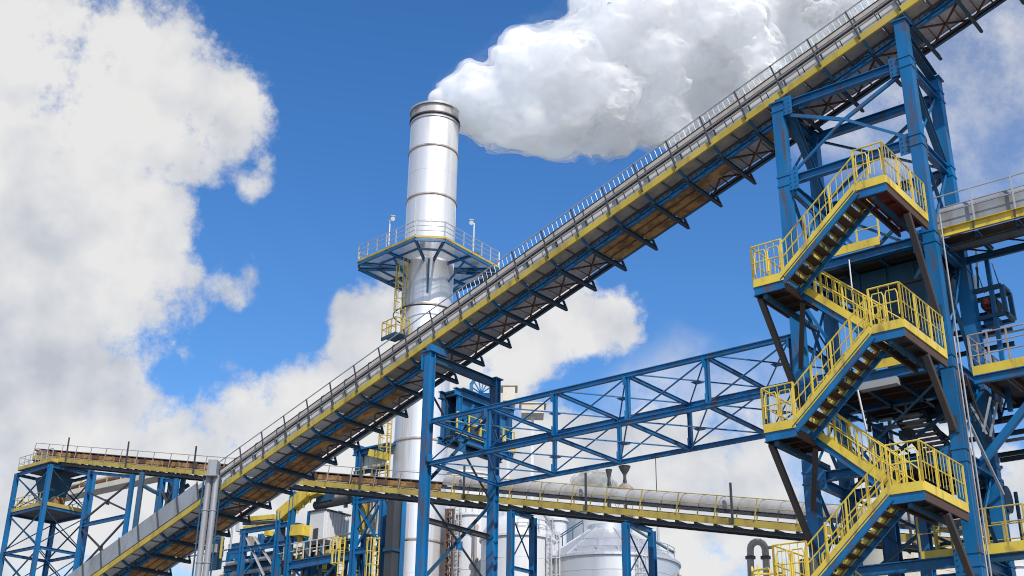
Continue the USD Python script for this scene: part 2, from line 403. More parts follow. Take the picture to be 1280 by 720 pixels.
def railing(th, pts, h=1.05, mat=None, r=0.024, gap=1.0, mids=1, toe=0.0, infill=0.0, parent=None, up=Z, post_r=None):
    """posts, rails and, where the photograph shows them, bars along a polyline."""
    mat = mat or YELLOW
    pts = [np.asarray(p, float) for p in pts]
    post_r = post_r or r * 1.1
    for a, b in zip(pts[:-1], pts[1:]):
        L = np.linalg.norm(b - a)
        n = max(1, int(round(L / gap)))
        for i in range(n + 1):
            if i == 0 and a is not pts[0]:
                continue
            q = a + (b - a) * i / n
            th.part('rail_post', box(q, q + up * h, post_r * 1.8, post_r * 1.8, (b - a)), mat, parent)
        th.part('top_rail', tube(a + up * h, b + up * h, r), mat, parent)
        for k in range(mids):
            hh = h * (k + 1) / (mids + 1)
            th.part('mid_rail', tube(a + up * hh, b + up * hh, r * 0.8), mat, parent)
        if toe:
            th.part('toe_board', box(a + up * toe / 2, b + up * toe / 2, 0.012, toe), mat, parent)
        if infill:
            k = max(2, int(L / infill))
            th.part('baluster_infill', cat([tube(a + (b - a) * i / k + up * 0.1, a + (b - a) * i / k + up * (h - 0.02), r * 0.42, 4) for i in range(1, k)]), mat, parent)

# ------------------------------------------------------------------ the plant grid: s runs away to the left, t away to the right, from the tower's near column
GRID = math.radians(51.0)
E1 = np.array([-math.sin(GRID), math.cos(GRID), 0.0])
E2 = np.array([math.cos(GRID), math.sin(GRID), 0.0])
ORIGIN = np.array([12.823, 33.127, 0.0])


def T(s, t, z):
    return ORIGIN + s * E1 + t * E2 + np.array([0, 0, z])


# ------------------------------------------------------------------ ground
def ring_ground():
    radii = [0.0, 15, 40, 90, 200, 600, 2000, 6000]
    V, F, n = [(0, 40, 0)], [], 48
    for r in radii[1:]:
        for k in range(n):
            V.append((r * math.cos(2 * math.pi * k / n), 40 + r * math.sin(2 * math.pi * k / n), 0.0))
    for k in range(n):
        F.append((0, 1 + k, 1 + (k + 1) % n))
    for i in range(len(radii) - 2):
        for k in range(n):
            a, b = 1 + i * n + k, 1 + i * n + (k + 1) % n
            F += [(a, a + n, b + n), (a, b + n, b)]
    return np.array(V, float), np.array(F)


setting('ground', ring_ground(), CONCRETE)

# ------------------------------------------------------------------ the long inclined conveyor gallery
GA, GS = math.radians(50.0), math.radians(18.02)
GC = np.array([-math.sin(GA) * math.cos(GS), math.cos(GA) * math.cos(GS), -math.sin(GS)])      # downhill, to the left
GT = np.array([math.cos(GA), math.sin(GA), 0.0])                                                # across, away
GW = np.cross(GC, GT); GW = GW if GW[2] > 0 else -GW
GP = np.array([12.688, 33.232, 26.052])
BAY = 1.57


def g_off(px):
    """distance along the gallery's near edge at which survey column px is met."""
    n = np.cross(ray(px, 0), ray(px, 720))
    return ((EYE - GP) @ n) / (GC @ n)


G0 = g_off(890.0)


def G(n, u, w):
    return GP + (G0 + n * BAY) * GC + u * GT + w * GW


def gn(px):
    return (g_off(px) - G0) / BAY


N0, N1 = -11, 36
NPOST = gn(266.0)          # the grey leg: railings above it, side sheets below it
gal = Thing('conveyor_gallery', 'long inclined conveyor gallery with yellow edge channel climbing across the whole picture', 'conveyor', G(30, 1, 0) * [1, 1, 0])
UF0, UN, UF = 0.0, 0.92, 2.38      # near edge, near girder, far girder
plates = [(gn(283), gn(372)), (gn(735), gn(826)), (gn(240), gn(90))]
half = [(gn(372), gn(485)), (gn(830), gn(880)), (gn(925), gn(960))]
half = [(min(a, b), max(a, b)) for a, b in half]
plates = [(min(a, b), max(a, b)) for a, b in plates]
for n in range(N0, N1):
    a, b = n + 0.004, n + 0.996
    # yellow edge channel, walkway plates
    gal.part('edge_channel', channel(G(a, -0.02, 0.15), G(b, -0.02, 0.15), 0.10, 0.27, GW), YELLOW_DULL if n % 5 else YELLOW_OLD)
    for q in (0, 0.5):
        gal.part('walkway_plate', slab(G(n + q + 0.015, 0.07, 0.045), G(n + q + 0.485, 0.07, 0.045), G(n + q + 0.485, 0.62, 0.045), G(n + q + 0.015, 0.62, 0.045), 0.03, GW), PANEL if n < NPOST - 6 else CLAD)
    # U-frame under each node
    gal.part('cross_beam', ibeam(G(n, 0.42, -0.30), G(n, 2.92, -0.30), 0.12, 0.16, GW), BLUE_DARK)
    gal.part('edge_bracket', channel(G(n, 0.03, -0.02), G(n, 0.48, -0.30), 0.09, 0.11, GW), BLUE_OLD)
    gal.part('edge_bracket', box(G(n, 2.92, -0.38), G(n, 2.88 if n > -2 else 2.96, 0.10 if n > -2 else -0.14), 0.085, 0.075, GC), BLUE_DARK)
    if n > -2:
        gal.part('edge_strut', box(G(n, UF + 0.05, 0.06), G(n, 2.88, 0.08), 0.06, 0.055, GW), BLUE_DARK)
    if n > gn(500):
        gal.part('far_walkway_plate', slab(G(n + 0.03, UF + 0.08, 0.02), G(n + 0.97, UF + 0.08, 0.02), G(n + 0.97, 2.86, 0.02), G(n + 0.03, 2.86, 0.02), 0.03, GW), CLAD)
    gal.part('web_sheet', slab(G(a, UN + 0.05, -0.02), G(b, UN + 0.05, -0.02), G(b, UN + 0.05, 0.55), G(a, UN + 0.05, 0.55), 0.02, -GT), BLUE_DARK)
    gal.part('plate_edge', box(G(a, 0.64, 0.0), G(b, 0.64, 0.0), 0.05, 0.10, GW), DARK)
    gal.part('plate_joist', angle(G(n + 0.5, 0.05, -0.015), G(n + 0.5, UN, -0.015), 0.06, GW), DARK)
    # sides of the belt house
    if n < NPOST:
        for q in (0, 0.5):
            gal.part('side_sheet', slab(G(n + q + 0.012, UN + 0.06, 0.56), G(n + q + 0.488, UN + 0.06, 0.56), G(n + q + 0.488, UN + 0.06, 1.50), G(n + q + 0.012, UN + 0.06, 1.50), 0.02, -GT), SIDING)
    else:
        gal.part('side_cover', slab(G(a + 0.01, -0.03, 0.335), G(b - 0.01, -0.03, 0.335), G(b - 0.01, -0.03, 1.22), G(a + 0.01, -0.03, 1.22), 0.03, -GT), CLAD_OLD)
        gal.part('cover_rib', box(G(n, -0.065, 0.34), G(n, -0.065, 1.24), 0.05, 0.05, GC), DARK)
    # rounded hood over the belt
    arc = []
    for k in range(9):
        th_ = math.pi * k / 8
        arc.append((1.66 - 0.70 * math.cos(th_) * (1 if k not in (0, 8) else 1.02), 1.52 + (0.26 if k not in (0, 8) else 0.0) + 0.34 * math.sin(th_)))
    V = np.array([G(a, u, w) for u, w in arc] + [G(b, u, w) for u, w in arc])
    F = []
    for k in range(8):
        F += [(k, k + 1, 9 + k + 1), (k, 9 + k + 1, 9 + k)]
    gal.part('belt_hood', (V, np.array(F)), HOOD if n < NPOST else CLAD, smooth=40)
    gal.part('hood_band', bent_tube([G(n, u + (0.012 if u > 1.6 else -0.012), w + 0.012) for u, w in arc], 0.02, 4), DARK)
    gal.part('floor_soffit', slab(G(a, UN + 0.14, 0.12), G(b, UN + 0.14, 0.12), G(b, UF - 0.06, 0.12), G(a, UF - 0.06, 0.12), 0.02, GW), SOFFIT)
    gal.part('far_sheet', slab(G(a, UF + 0.02, 0.10), G(b, UF + 0.02, 0.10), G(b, UF + 0.02, 1.5), G(a, UF + 0.02, 1.5), 0.02, GT), SIDING)
    # belly: plates or lattice
    if any(x - 0.5 <= n < y - 0.5 for x, y in plates):
        gal.part('belly_plate', slab(G(n + 0.05, UN + 0.10, -0.175), G(n + 0.95, UN + 0.10, -0.175), G(n + 0.95, UF - 0.05, -0.175), G(n + 0.05, UF - 0.05, -0.175), 0.025, GW), RUST, label='rust streaked belly plate')
        for q in (0.3, 0.62):
            gal.part('plate_stiffener', box(G(n + 0.06, UN + (UF - UN) * q, -0.215), G(n + 0.94, UN + (UF - UN) * q, -0.215), 0.035, 0.03, GW), RUSTBAR)
    else:
        if any(x - 0.5 <= n < y - 0.5 for x, y in half):
            gal.part('belly_plate', slab(G(n + 0.05, UN + 0.10, -0.205), G(n + 0.95, UN + 0.10, -0.205), G(n + 0.95, UN + 0.62, -0.205), G(n + 0.05, UN + 0.62, -0.205), 0.02, GW), RUST, label='half width rusty belly plate')
        gal.part('lattice_bar', angle(G(n + 0.03, UN + 0.10, -0.17), G(n + 0.97, UF - 0.06, -0.17), 0.055, GW), RUSTBAR)
        gal.part('lattice_bar', angle(G(n + 0.03, UF - 0.06, -0.12), G(n + 0.97, UN + 0.10, -0.12), 0.055, GW), RUSTBAR)
        gal.part('lattice_bar', angle(G(n + 0.5, UN + 0.10, -0.06), G(n + 0.5, UF - 0.06, -0.06), 0.05, GW), RUSTBAR)
        for q in (0.18, 0.82):
            gal.part('lattice_bar', angle(G(n + q, UN + 0.5, -0.09), G(n + q, UF - 0.06, -0.09), 0.04, GW), RUSTBAR)
        gal.part('side_bar', angle(G(n + 0.02, UF - 0.22, -0.19), G(n + 0.98, UF - 0.22, -0.19), 0.05, GW), RUSTBAR)
    # near girder web posts
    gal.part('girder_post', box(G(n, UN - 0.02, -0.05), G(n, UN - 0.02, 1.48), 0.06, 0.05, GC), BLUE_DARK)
    gal.part('girder_diagonal', angle(G(n + 0.03, UN - 0.03, 0.0), G(n + 0.97, UN - 0.03, 0.5), 0.05, GW), BLUE_OLD)
    if n < NPOST:
        gal.part('handrail_post', box(G(n, 0.02, 0.30), G(n, 0.02, 1.50), 0.05, 0.05, GC), DARK)
        gal.part('handrail_foot', box(G(n, -0.06, 0.10), G(n, -0.06, 0.62), 0.06, 0.05, GC), DARK)
        gal.part('handrail_post', box(G(n + 0.5, 0.02, 0.33), G(n + 0.5, 0.02, 0.80), 0.035, 0.035, GC), DARK)
    if n < gn(585):
        gal.part('guard_bars', cat([tube(G(n + (k + 0.5) / 7, 0.03, 1.06), G(n + (k + 0.5) / 7, 0.03, 1.46), 0.011, 4) for k in range(7)]), STEEL)
    if n % 2 == 0 and n < NPOST:
        gal.part('idler_frame', box(G(n + 0.25, UN + 0.2, 0.16), G(n + 0.25, UF - 0.1, 0.16), 0.08, 0.06, GW), DARK)


def along(name, u, w, wd, h, mat, a=N0, b=None, kind=ibeam):
    b = N1 if b is None else b
    gal.part(name, kind(G(a, u, w), G(b, u, w), wd, h, GW), mat)


along('bottom_girder', UN, -0.12, 0.12, 0.18, BLUE)
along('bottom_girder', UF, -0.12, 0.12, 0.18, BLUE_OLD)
along('top_girder', UN + 0.03, 1.52, 0.12, 0.12, DARK, kind=box)
along('top_girder', UF, 1.52, 0.12, 0.12, DARK, kind=box)
gal.part('top_rail', tube(G(N0, 0.02, 1.49), G(NPOST, 0.02, 1.49), 0.026), STEEL)
gal.part('mid_rail', tube(G(N0, 0.02, 1.06), G(NPOST, 0.02, 1.06), 0.024), DARK)
gal.part('mid_rail', tube(G(N0, 0.02, 0.80), G(NPOST, 0.02, 0.80), 0.02), STEEL)
gal.part('conduit', tube(G(N0, 0.86, 1.30), G(NPOST, 0.86, 1.30), 0.035), HOOD)

# ------------------------------------------------------------------ grey twin legs under the lower gallery
pg = G(gn(270.0), -0.28, 0) * [1, 1, 0]
leg = Thing('grey_leg', 'pale grey twin pipe leg standing at the near edge of the inclined conveyor gallery', 'support post', pg)
ztop = z_seen(pg, 594)
for k, dx in enumerate((-0.17, 0.17)):
    q = pg + dx * RIGHT * [1, 1, 0]
    leg.part('leg', tube(q, q + Z * ztop, 0.15, 14), LEG, smooth=40)
    leg.part('base_plate', box(q, q + Z * 0.04, 0.5, 0.5), LEG)
    for z in np.arange(2, ztop, 2.4):
        leg.part('leg_collar', tube(q + Z * z, q + Z * (z + 0.05), 0.18, 14), LEG)
leg.part('cap_box', box(pg + Z * (ztop - 0.05), pg + Z * (ztop + 0.65), 0.75, 0.42, RIGHT), LEG)
leg.part('cap_flange', box(pg + Z * (ztop - 0.12), pg + Z * (ztop - 0.04), 0.86, 0.52, RIGHT), LEG)
for dx in (-0.42, 0.40):
    leg.part('drain_pipe', tube(pg + dx * RIGHT * [1, 1, 0], pg + dx * RIGHT * [1, 1, 0] + Z * (ztop - 0.2), 0.04), BLUE_OLD)

# ------------------------------------------------------------------ portal trestle that carries the gallery in the middle
SA, TB = 20.755, 4.207
zA, zB = z_seen(T(SA, 0, 0), 441), z_seen(T(SA, TB, 0), 468)
tr = Thing('portal_trestle', 'tall blue two legged portal trestle with crossed braces under the middle of the gallery', 'trestle', T(SA, TB / 2, 0))
for t_, zt in ((0, zA), (TB, zA - 0.02)):
    tr.part('column', ibeam(T(SA, t_, 0.04), T(SA, t_, zt), 0.33, 0.34, E2, 0.05, 0.16), BLUE)
    tr.part('base_plate', box(T(SA, t_, 0), T(SA, t_, 0.05), 0.7, 0.7, E1), BLUE)
    tr.part('head_plate', box(T(SA, t_, zt), T(SA, t_, zt + 0.05), 0.5, 0.5, E1), BLUE)
tr.part('head_beam', ibeam(T(SA, 0.24, zA - 0.20), T(SA, TB - 0.24, zA - 0.20), 0.26, 0.34), BLUE_OLD)
tr.part('gusset', box(T(SA + 0.23, -0.02, zA - 0.75), T(SA + 0.23, -0.02, zA - 0.1), 0.5, 0.02, E1), BLUE)
tr.part('saddle_bracket', box(T(SA, -0.1, zA + 0.2), T(SA, 0.9, zA + 0.2), 0.25, 0.3), BLUE)


def zA_(py): return z_seen(T(SA, 0, 0), py)
def zB_(py): return z_seen(T(SA, TB, 0), py)


for (pa, pb) in ((492, 628), (601, 519), (622, 735), (722, 634), (760, 890), (890, 770)):
    a, b = T(SA + 0.04 * (pa < pb), 0.2, zA_(pa)), T(SA + 0.04 * (pa < pb), TB - 0.2, zB_(pb))
    tr.part('brace', angle(a, b, 0.11), DARK if pa < pb else BLUE_OLD)
for pm in ((0.5, 560), (0.5, 682)):
    tr.part('gusset', box(T(SA - 0.05, TB / 2, (zA_(pm[1]) + zB_(pm[1])) / 2 - 0.18), T(SA - 0.05, TB / 2, (zA_(pm[1]) + zB_(pm[1])) / 2 + 0.18), 0.36, 0.03, E1), BLUE)
tr.part('tie_beam', ibeam(T(SA, 0.2, zA_(649)), T(SA, TB - 0.2, zA_(649) - 0.02), 0.16, 0.2), DARK)

# ------------------------------------------------------------------ horizontal box truss bridge
SN = [4.88, 8.0, 11.2, 14.38, 17.55, 20.5]
ZB_, ZT_ = 13.97, 15.70
br = Thing('truss_bridge', 'open blue box truss bridge running level from the stair tower to the portal trestle', 'truss bridge', T(12.7, TB / 2, 0))
for t_ in (0.0, TB):
    for z_ in (ZB_, ZT_ if t_ == 0 else ZT_ - 0.02):
        br.part('chord', ibeam(T(SN[0] - 0.25, t_, z_), T(SN[-1] + 0.02, t_, z_), 0.15, 0.17, Z, 0.03, 0.07), BLUE)
    for i, s_ in enumerate(SN[1:-1] + [SN[0]]):
        br.part('vertical', ibeam(T(s_, t_, ZB_ + 0.10), T(s_, t_, ZT_ - 0.12), 0.13, 0.15, E1, 0.025, 0.05), BLUE)
    for a, b in zip(SN[1:], SN[:-1]):
        br.part('diagonal', angle(T(a - 0.1, t_, ZB_ + 0.12), T(b + 0.1, t_, ZT_ - 0.14), 0.065), BLUE)
        br.part('gusset', box(T(a, t_ - 0.07, ZB_ + 0.05), T(a, t_ - 0.07, ZB_ + 0.38), 0.34, 0.015, E1), BLUE)
        br.part('gusset', box(T(b + 0.05, t_ - 0.07, ZT_ - 0.4), T(b + 0.05, t_ - 0.07, ZT_ - 0.06), 0.34, 0.015, E1), BLUE)
for i, s_ in enumerate(SN):
    for z_ in (ZB_, ZT_):
        br.part('cross_beam', ibeam(T(s_, 0.13, z_ - 0.01), T(s_, TB - 0.13, z_ - 0.01), 0.12, 0.13, Z, 0.02, 0.05), BLUE)
for a, b in zip(SN[1:], SN[:-1]):
    for z_, mat in ((ZT_, BLUE), (ZB_, BLUE)):
        br.part('plan_brace', angle(T(a - 0.12, 0.12, z_ + 0.02), T(b + 0.12, TB - 0.12, z_ + 0.02), 0.055), mat)
        br.part('plan_brace', angle(T(a - 0.12, TB - 0.12, z_ - 0.06), T(b + 0.12, 0.12, z_ - 0.06), 0.055), mat)
        br.part('gusset_plate', box(T((a + b) / 2, TB / 2, z_ - 0.02), T((a + b) / 2, TB / 2, z_), 0.34, 0.34, E1), mat)

# ------------------------------------------------------------------ stair tower that carries the upper gallery
SL, TR = 4.6, 2.65
tw = Thing('support_tower', 'heavy blue four legged steel tower carrying the gallery above the yellow stairs', 'tower', T(SL / 2, TR / 2, 0))
CZ = {(0, 0): 25.75, (SL, 0): 24.30, (0, TR): 24.85, (SL, TR): 24.30}
LEV = [24.18, 21.25, 17.83, 13.80, 10.98, 8.05, 4.0]
for (s_, t_), zt in CZ.items():
    c = tw.part('column', box(T(s_, t_, 0.05), T(s_, t_, zt), 0.38, 0.38, E2), BLUE)
    tw.part('head_plate', box(T(s_, t_, zt), T(s_, t_, zt + 0.05), 0.52, 0.50, E2), BLUE, parent=c)
    tw.part('base_plate', box(T(s_, t_, 0), T(s_, t_, 0.05), 0.9, 0.9, E2), BLUE, parent=c)
    for z_ in LEV:
        for dz in (-0.19, 0.17):
            if z_ + dz < zt - 0.15:
                tw.part('splice_band', box(T(s_, t_, z_ + dz - 0.03), T(s_, t_, z_ + dz + 0.03), 0.43, 0.43, E2), BLUE, parent=c)
tw.part('column', ibeam(T(2.3, TR, 0), T(2.3, TR, 10.86), 0.36, 0.36, E2, 0.04, 0.12), BLUE)
tw.part('column', ibeam(T(3.9, 4.2, 0), T(3.9, 4.2, 13.6), 0.40, 0.40, E2, 0.04, 0.12), BLUE)
tw.part('saddle', box(T(0, 0.05, 25.9), T(0, 1.6, 25.9), 0.3, 0.24), BLUE_OLD)
tw.part('saddle', box(T(SL, 0.05, 24.5), T(SL, 1.6, 24.5), 0.3, 0.24), BLUE_OLD)
h_ = 0.22
for z_ in LEV:
    hi = z_ > 24
    tw.part('beam', ibeam(T(SL - h_, 0, z_), T(h_, 0, z_), 0.22, 0.30), BLUE)
    tw.part('beam', ibeam(T(SL - h_, TR, z_), T(h_, TR, z_), 0.22, 0.30), BLUE)
    for s_ in (0, SL):
        tw.part('beam', ibeam(T(s_, h_, z_ - (0.0 if s_ else 0.0)), T(s_, TR - h_, z_), 0.22, 0.30), BLUE)
# the head girders from the near to the far columns
tw.part('head_beam', ibeam(T(0, 0.25, 25.3), T(0, TR, 24.95), 0.26, 0.36), BLUE_OLD)
tw.part('head_beam', ibeam(T(SL, 0.25, 23.72), T(SL, TR - 0.25, 23.72), 0.26, 0.34), BLUE_OLD)
tw.part('girder', ibeam(T(SL - 0.3, 0.28, 23.9), T(SL - 0.3, TR - 0.25, 21.5), 0.22, 0.28), BLUE_OLD)
tw.part('girder', ibeam(T(0.02, 0.28, 23.9), T(0.02, TR - 0.28, 21.5), 0.20, 0.26), BLUE_OLD)
for za, zb in zip(LEV[:-1], LEV[1:]):
    a_, b_ = za - 0.2, zb + 0.2
    for s_ in (0, SL):
        if za < 24:
            tw.part('brace', angle(T(s_ + 0.03, h_, a_), T(s_ + 0.03, TR - h_, b_), 0.12), BLUE_OLD)
        tw.part('brace', angle(T(s_ - 0.03, TR - h_, a_), T(s_ - 0.03, h_, b_), 0.10), BLUE)
    tw.part('brace', angle(T(SL - h_, TR + 0.02, a_), T(h_, TR + 0.02, b_), 0.10), BLUE_OLD)
    tw.part('brace', angle(T(h_, TR - 0.02, a_), T(SL - h_, TR - 0.02, b_), 0.10), BLUE_OLD)
# K brace under the head beam, near face
for s_ in (SL - h_, h_):
    tw.part('brace', box(T(s_, 0, 23.85), T(SL / 2, 0.02, 22.9), 0.09, 0.12), BLUE)
    tw.part('brace', box(T(s_, 0, 21.45), T(SL / 2, -0.02, 22.9), 0.08, 0.08), BLUE)
for z_, ss in ((19.6, (SL - h_, 2.4)), (15.4, (SL - h_, 3.0)), (12.5, (SL - h_, 2.6))):
    tw.part('brace', box(T(ss[0], 0.02, z_ + 1.4), T(ss[1], 0.02, z_ - 1.4), 0.09, 0.09), BLUE)
    tw.part('brace', box(T(ss[0], 0.10, z_ + 1.1), T(ss[1] + 0.2, 0.10, z_ - 1.4), 0.05, 0.05), BLUE_OLD)

# gusset plates with bolt heads where beams meet the columns
for z_ in LEV[:-1]:
    for s_, d in ((0, 1), (SL, -1)):
        g = tw.part('gusset_plate', box(T(s_ + d * 0.36, -0.125, z_ - 0.42), T(s_ + d * 0.36, -0.125, z_ + 0.30), 0.36, 0.025, E2), BLUE)
        tw.part('bolt_heads', cat([tube(T(s_ + d * (0.26 + 0.18 * (k % 2)), -0.138, z_ - 0.3 + 0.16 * (k // 2)), T(s_ + d * (0.26 + 0.18 * (k % 2)), -0.165, z_ - 0.3 + 0.16 * (k // 2)), 0.022, 6) for k in range(8)]), DARK, parent=g, kind='stuff')
    g = tw.part('gusset_plate', box(T(-0.125, 0.36, z_ - 0.42), T(-0.125, 0.36, z_ + 0.30), 0.36, 0.025, E1), BLUE_OLD)
    tw.part('bolt_heads', cat([tube(T(-0.138, 0.26 + 0.18 * (k % 2), z_ - 0.3 + 0.16 * (k // 2)), T(-0.165, 0.26 + 0.18 * (k % 2), z_ - 0.3 + 0.16 * (k // 2)), 0.022, 6) for k in range(8)]), DARK, parent=g, kind='stuff')

# floors of the tower
for z_, (s0, s1, t0, t1), fas in ((17.98, (0.28, SL - 0.3, 0.13, 4.1), (1.55, 3.75)), (13.95, (0.28, SL - 0.3, 0.13, 4.1), (1.25, 2.75)), (11.13, (0.3, 3.6, 0.9, 4.1), None)):
    nb = 12
    for k in range(nb):
        ta, tb_ = t0 + (t1 - t0) * k / nb, t0 + (t1 - t0) * (k + 1) / nb - 0.015
        tw.part('floor_plate', slab(T(s0, ta, z_ + 0.03), T(s1, ta, z_ + 0.03), T(s1, tb_, z_ + 0.03), T(s0, tb_, z_ + 0.03), 0.03), CHECK)
        if k % 2:
            tw.part('joist', ibeam(T(s0, ta, z_ - 0.09), T(s1, ta, z_ - 0.09), 0.08, 0.16), PRIMER if z_ < 15 else DARK)
    for s_ in np.linspace(s0 + 0.4, s1 - 0.4, 4):
        tw.part('joist', ibeam(T(s_, t0 + 0.1, z_ - 0.24), T(s_, t1, z_ - 0.24), 0.1, 0.12), BLUE_OLD)
    tw.part('floor_edge_beam', ibeam(T(s0, t1 + 0.05, z_ - 0.1), T(s1, t1 + 0.05, z_ - 0.1), 0.14, 0.24), BLUE_OLD)
    if fas:
        tw.part('floor_fascia', box(T(fas[0], -0.16, z_ + 0.16), T(fas[1], -0.16, z_ + 0.16), 0.05, 0.27), YELLOW)
        railing(tw, [T(fas[1], -0.1, z_ + 0.28), T(fas[0], -0.1, z_ + 0.28)], 0.85, YELLOW, gap=0.8)
tw.part('cable_tray', box(T(2.7, -0.1, 13.50), T(1.5, -0.1, 13.50), 0.3, 0.22), STEEL)
tw.part('conduit', tube(T(-0.33, 0.1, 2.0), T(-0.33, 0.1, 18.6), 0.028), CLAD_OLD)
tw.part('conduit', tube(T(-0.30, -0.1, 2.0), T(-0.30, -0.1, 14.5), 0.022), PIPE)
tw.part('hanger_pipe', tube(T(2.72, -0.28, 13.4), T(2.30, -0.28, 9.7), 0.035), STEEL)
tw.part('hanger_pipe', tube(T(2.55, -0.28, 17.7), T(2.55, -0.28, 14.9), 0.025), STEEL)
tw.part('floor_brace', box(T(0.35, -0.05, 13.3), T(3.0, 0.0, 11.4), 0.06, 0.05), BLUE_OLD)
tw.part('floor_brace', box(T(-0.28, 0.5, 13.5), T(-0.1, TR - 0.3, 11.9), 0.06, 0.06), PRIMER)
tw.part('floor_brace', box(T(-0.28, 0.3, 11.9), T(-0.28, TR - 0.2, 10.3), 0.07, 0.07), STEEL)
# lower inner platform
for s0, s1 in ((0.34, 1.75), (-1.25, 0.30)):
    for k in range(5):
        sa = s0 + (s1 - s0) * k / 5
        tw.part('floor_plate', slab(T(sa, 0.72, 8.42), T(sa + (s1 - s0) / 5 - 0.02, 0.72, 8.42), T(sa + (s1 - s0) / 5 - 0.02, 2.3, 8.42), T(sa, 2.3, 8.42), 0.03), CHECK)
    tw.part('floor_fascia', box(T(s0, 0.70, 8.42), T(s1, 0.70, 8.42), 0.04, 0.28), YELLOW)
    tw.part('floor_edge_beam', ibeam(T(s0, 0.72, 8.16), T(s1, 0.72, 8.16), 0.1, 0.22), BLUE_OLD)
    railing(tw, [T(s1, 0.70, 8.56), T(s0, 0.70, 8.56)], 1.0, YELLOW_OLD, gap=0.5)
    railing(tw, [T(s1, 2.2, 8.44), T(s0, 2.2, 8.44)], 1.0, YELLOW_OLD, gap=0.5)
railing(tw, [T(-1.25, 0.72, 8.56), T(-1.25, 2.25, 8.56)], 1.0, YELLOW_OLD, gap=0.5)

for k in range(9):
    f = k / 8
    q = at(1138 + 34 * f, 522 + 44 * f, 38.6)
    tw.part('inner_tread', box(q - E1 * 0.45, q + E1 * 0.45, 0.26, 0.05), PIPE)
for dz in (-0.45, 0.45):
    tw.part('inner_stringer', box(at(1134, 516, 38.6) + E1 * dz, at(1178, 572, 38.6) + E1 * dz, 0.06, 0.22), BLUE_DARK)

rng = np.random.default_rng(5)
for k in range(72):
    s_, t_ = rng.uniform(-0.3, 4.2), rng.uniform(2.9, 4.4)
    z_ = (rng.uniform(11.3, 13.2), rng.uniform(8.6, 10.8), rng.uniform(15.2, 17.4), rng.uniform(12.9, 13.7))[k % 4]
    q = T(s_, t_, z_)
    kind = k % 5
    if kind == 0:
        tw.part('pipe_run', tube(q, q - E1 * rng.uniform(0.6, 2.4), rng.uniform(0.03, 0.08), 8), (STEEL, PIPE, BLUE_DARK)[k // 5 % 3])
    elif kind == 1:
        tw.part('riser', tube(q, q + Z * rng.uniform(0.5, 1.8), rng.uniform(0.03, 0.07), 8), (BLUE_OLD, DARK, STEEL)[k // 5 % 3])
    elif kind == 2:
        tw.part('tie_beam', ibeam(q, q - E1 * rng.uniform(0.8, 2.2), 0.10, 0.14), BLUE_DARK)
    elif kind == 3:
        tw.part('equipment_box', box(q, q + Z * rng.uniform(0.2, 0.6), rng.uniform(0.2, 0.5), rng.uniform(0.2, 0.5), E1), (BLUE_OLD, DARK, PIPE, WHITE)[k // 5 % 4])
    else:
        tw.part('brace', angle(q, q + E1 * rng.uniform(-1.2, 1.2) + Z * rng.uniform(0.8, 1.6), 0.07), (BLUE_DARK, BLUE_OLD)[k // 5 % 2])
tw.part('drum_motor', tube(at(1236, 572, 38.4), at(1236, 572, 38.4) + E2 * 0.5, 0.2, 16), PIPE)
for (px, py0, py1, w_) in ((1222, 585, 640, 0.9), (1246, 600, 655, 0.5), (1236, 470, 505, 0.8)):
    q = at(px, py1, 39.0)
    tw.part('chute_box', box(q, [q[0], q[1], z_seen(q, py0)], w_, 0.7, E1), BLUE_DARK)
tw.part('drum_motor', tube(T(-0.2, 3.2, 10.3), T(1.1, 3.2, 10.3), 0.42, 16), BLUE_DARK)
for k in range(4):
    q = T(-0.35, 1.2 + 0.3 * k, 11.9)
    tw.part('lattice_strut', box(q, q + Z * 1.0 - E1 * 0.35 * (-1) ** k, 0.07, 0.05), STEEL)
# a transfer chute hangs between the two upper floors
ch = Thing('transfer_chute', 'dark blue tapered transfer chute hanging between the two floors of the stair tower', 'chute', T(1.9, 2.2, 0))
def frustum(c, z0, z1, a0, b0, a1, b1):
    V = []
    for z_, a, b in ((z0, a0, b0), (z1, a1, b1)):
        for sx, sy in ((-1, -1), (1, -1), (1, 1), (-1, 1)):
            V.append(T(c[0] + sx * a / 2, c[1] + sy * b / 2, z_))
    F = [(0, 2, 1), (0, 3, 2), (4, 5, 6), (4, 6, 7)]
    for i in range(4):
        j = (i + 1) % 4
        F += [(i, j, 4 + j), (i, 4 + j, 4 + i)]
    V = np.array(V)
    F = np.array(F)
    c0 = V.mean(0)
    for k, (i, j, l) in enumerate(F):
        if np.cross(V[j] - V[i], V[l] - V[i]) @ (V[[i, j, l]].mean(0) - c0) < 0:
            F[k] = (i, l, j)
    return V, F
ch.part('hopper', frustum((1.9, 2.2), 15.6, 17.0, 1.4, 1.2, 2.9, 2.4), BLUE_OLD)
ch.part('hopper_collar', frustum((1.9, 2.2), 17.0, 17.7, 2.9, 2.4, 2.9, 2.4), BLUE_OLD)
ch.part('spout', frustum((1.9, 2.2), 13.98, 15.6, 0.9, 0.9, 1.4, 1.2), BLUE_OLD)
ch.part('hopper_flange', frustum((1.9, 2.2), 16.97, 17.05, 3.05, 2.55, 3.05, 2.55), DARK)
for k in range(3):
    ch.part('hopper_rib', box(T(1.0 + 0.9 * k, 0.96, 17.05), T(1.0 + 0.9 * k, 0.96, 17.68), 0.06, 0.06, E1), BLUE_OLD)
ch.part('inspection_hatch', box(T(2.6, 1.05, 16.2), T(2.6, 1.0, 16.6), 0.45, 0.10, E1), STEEL)

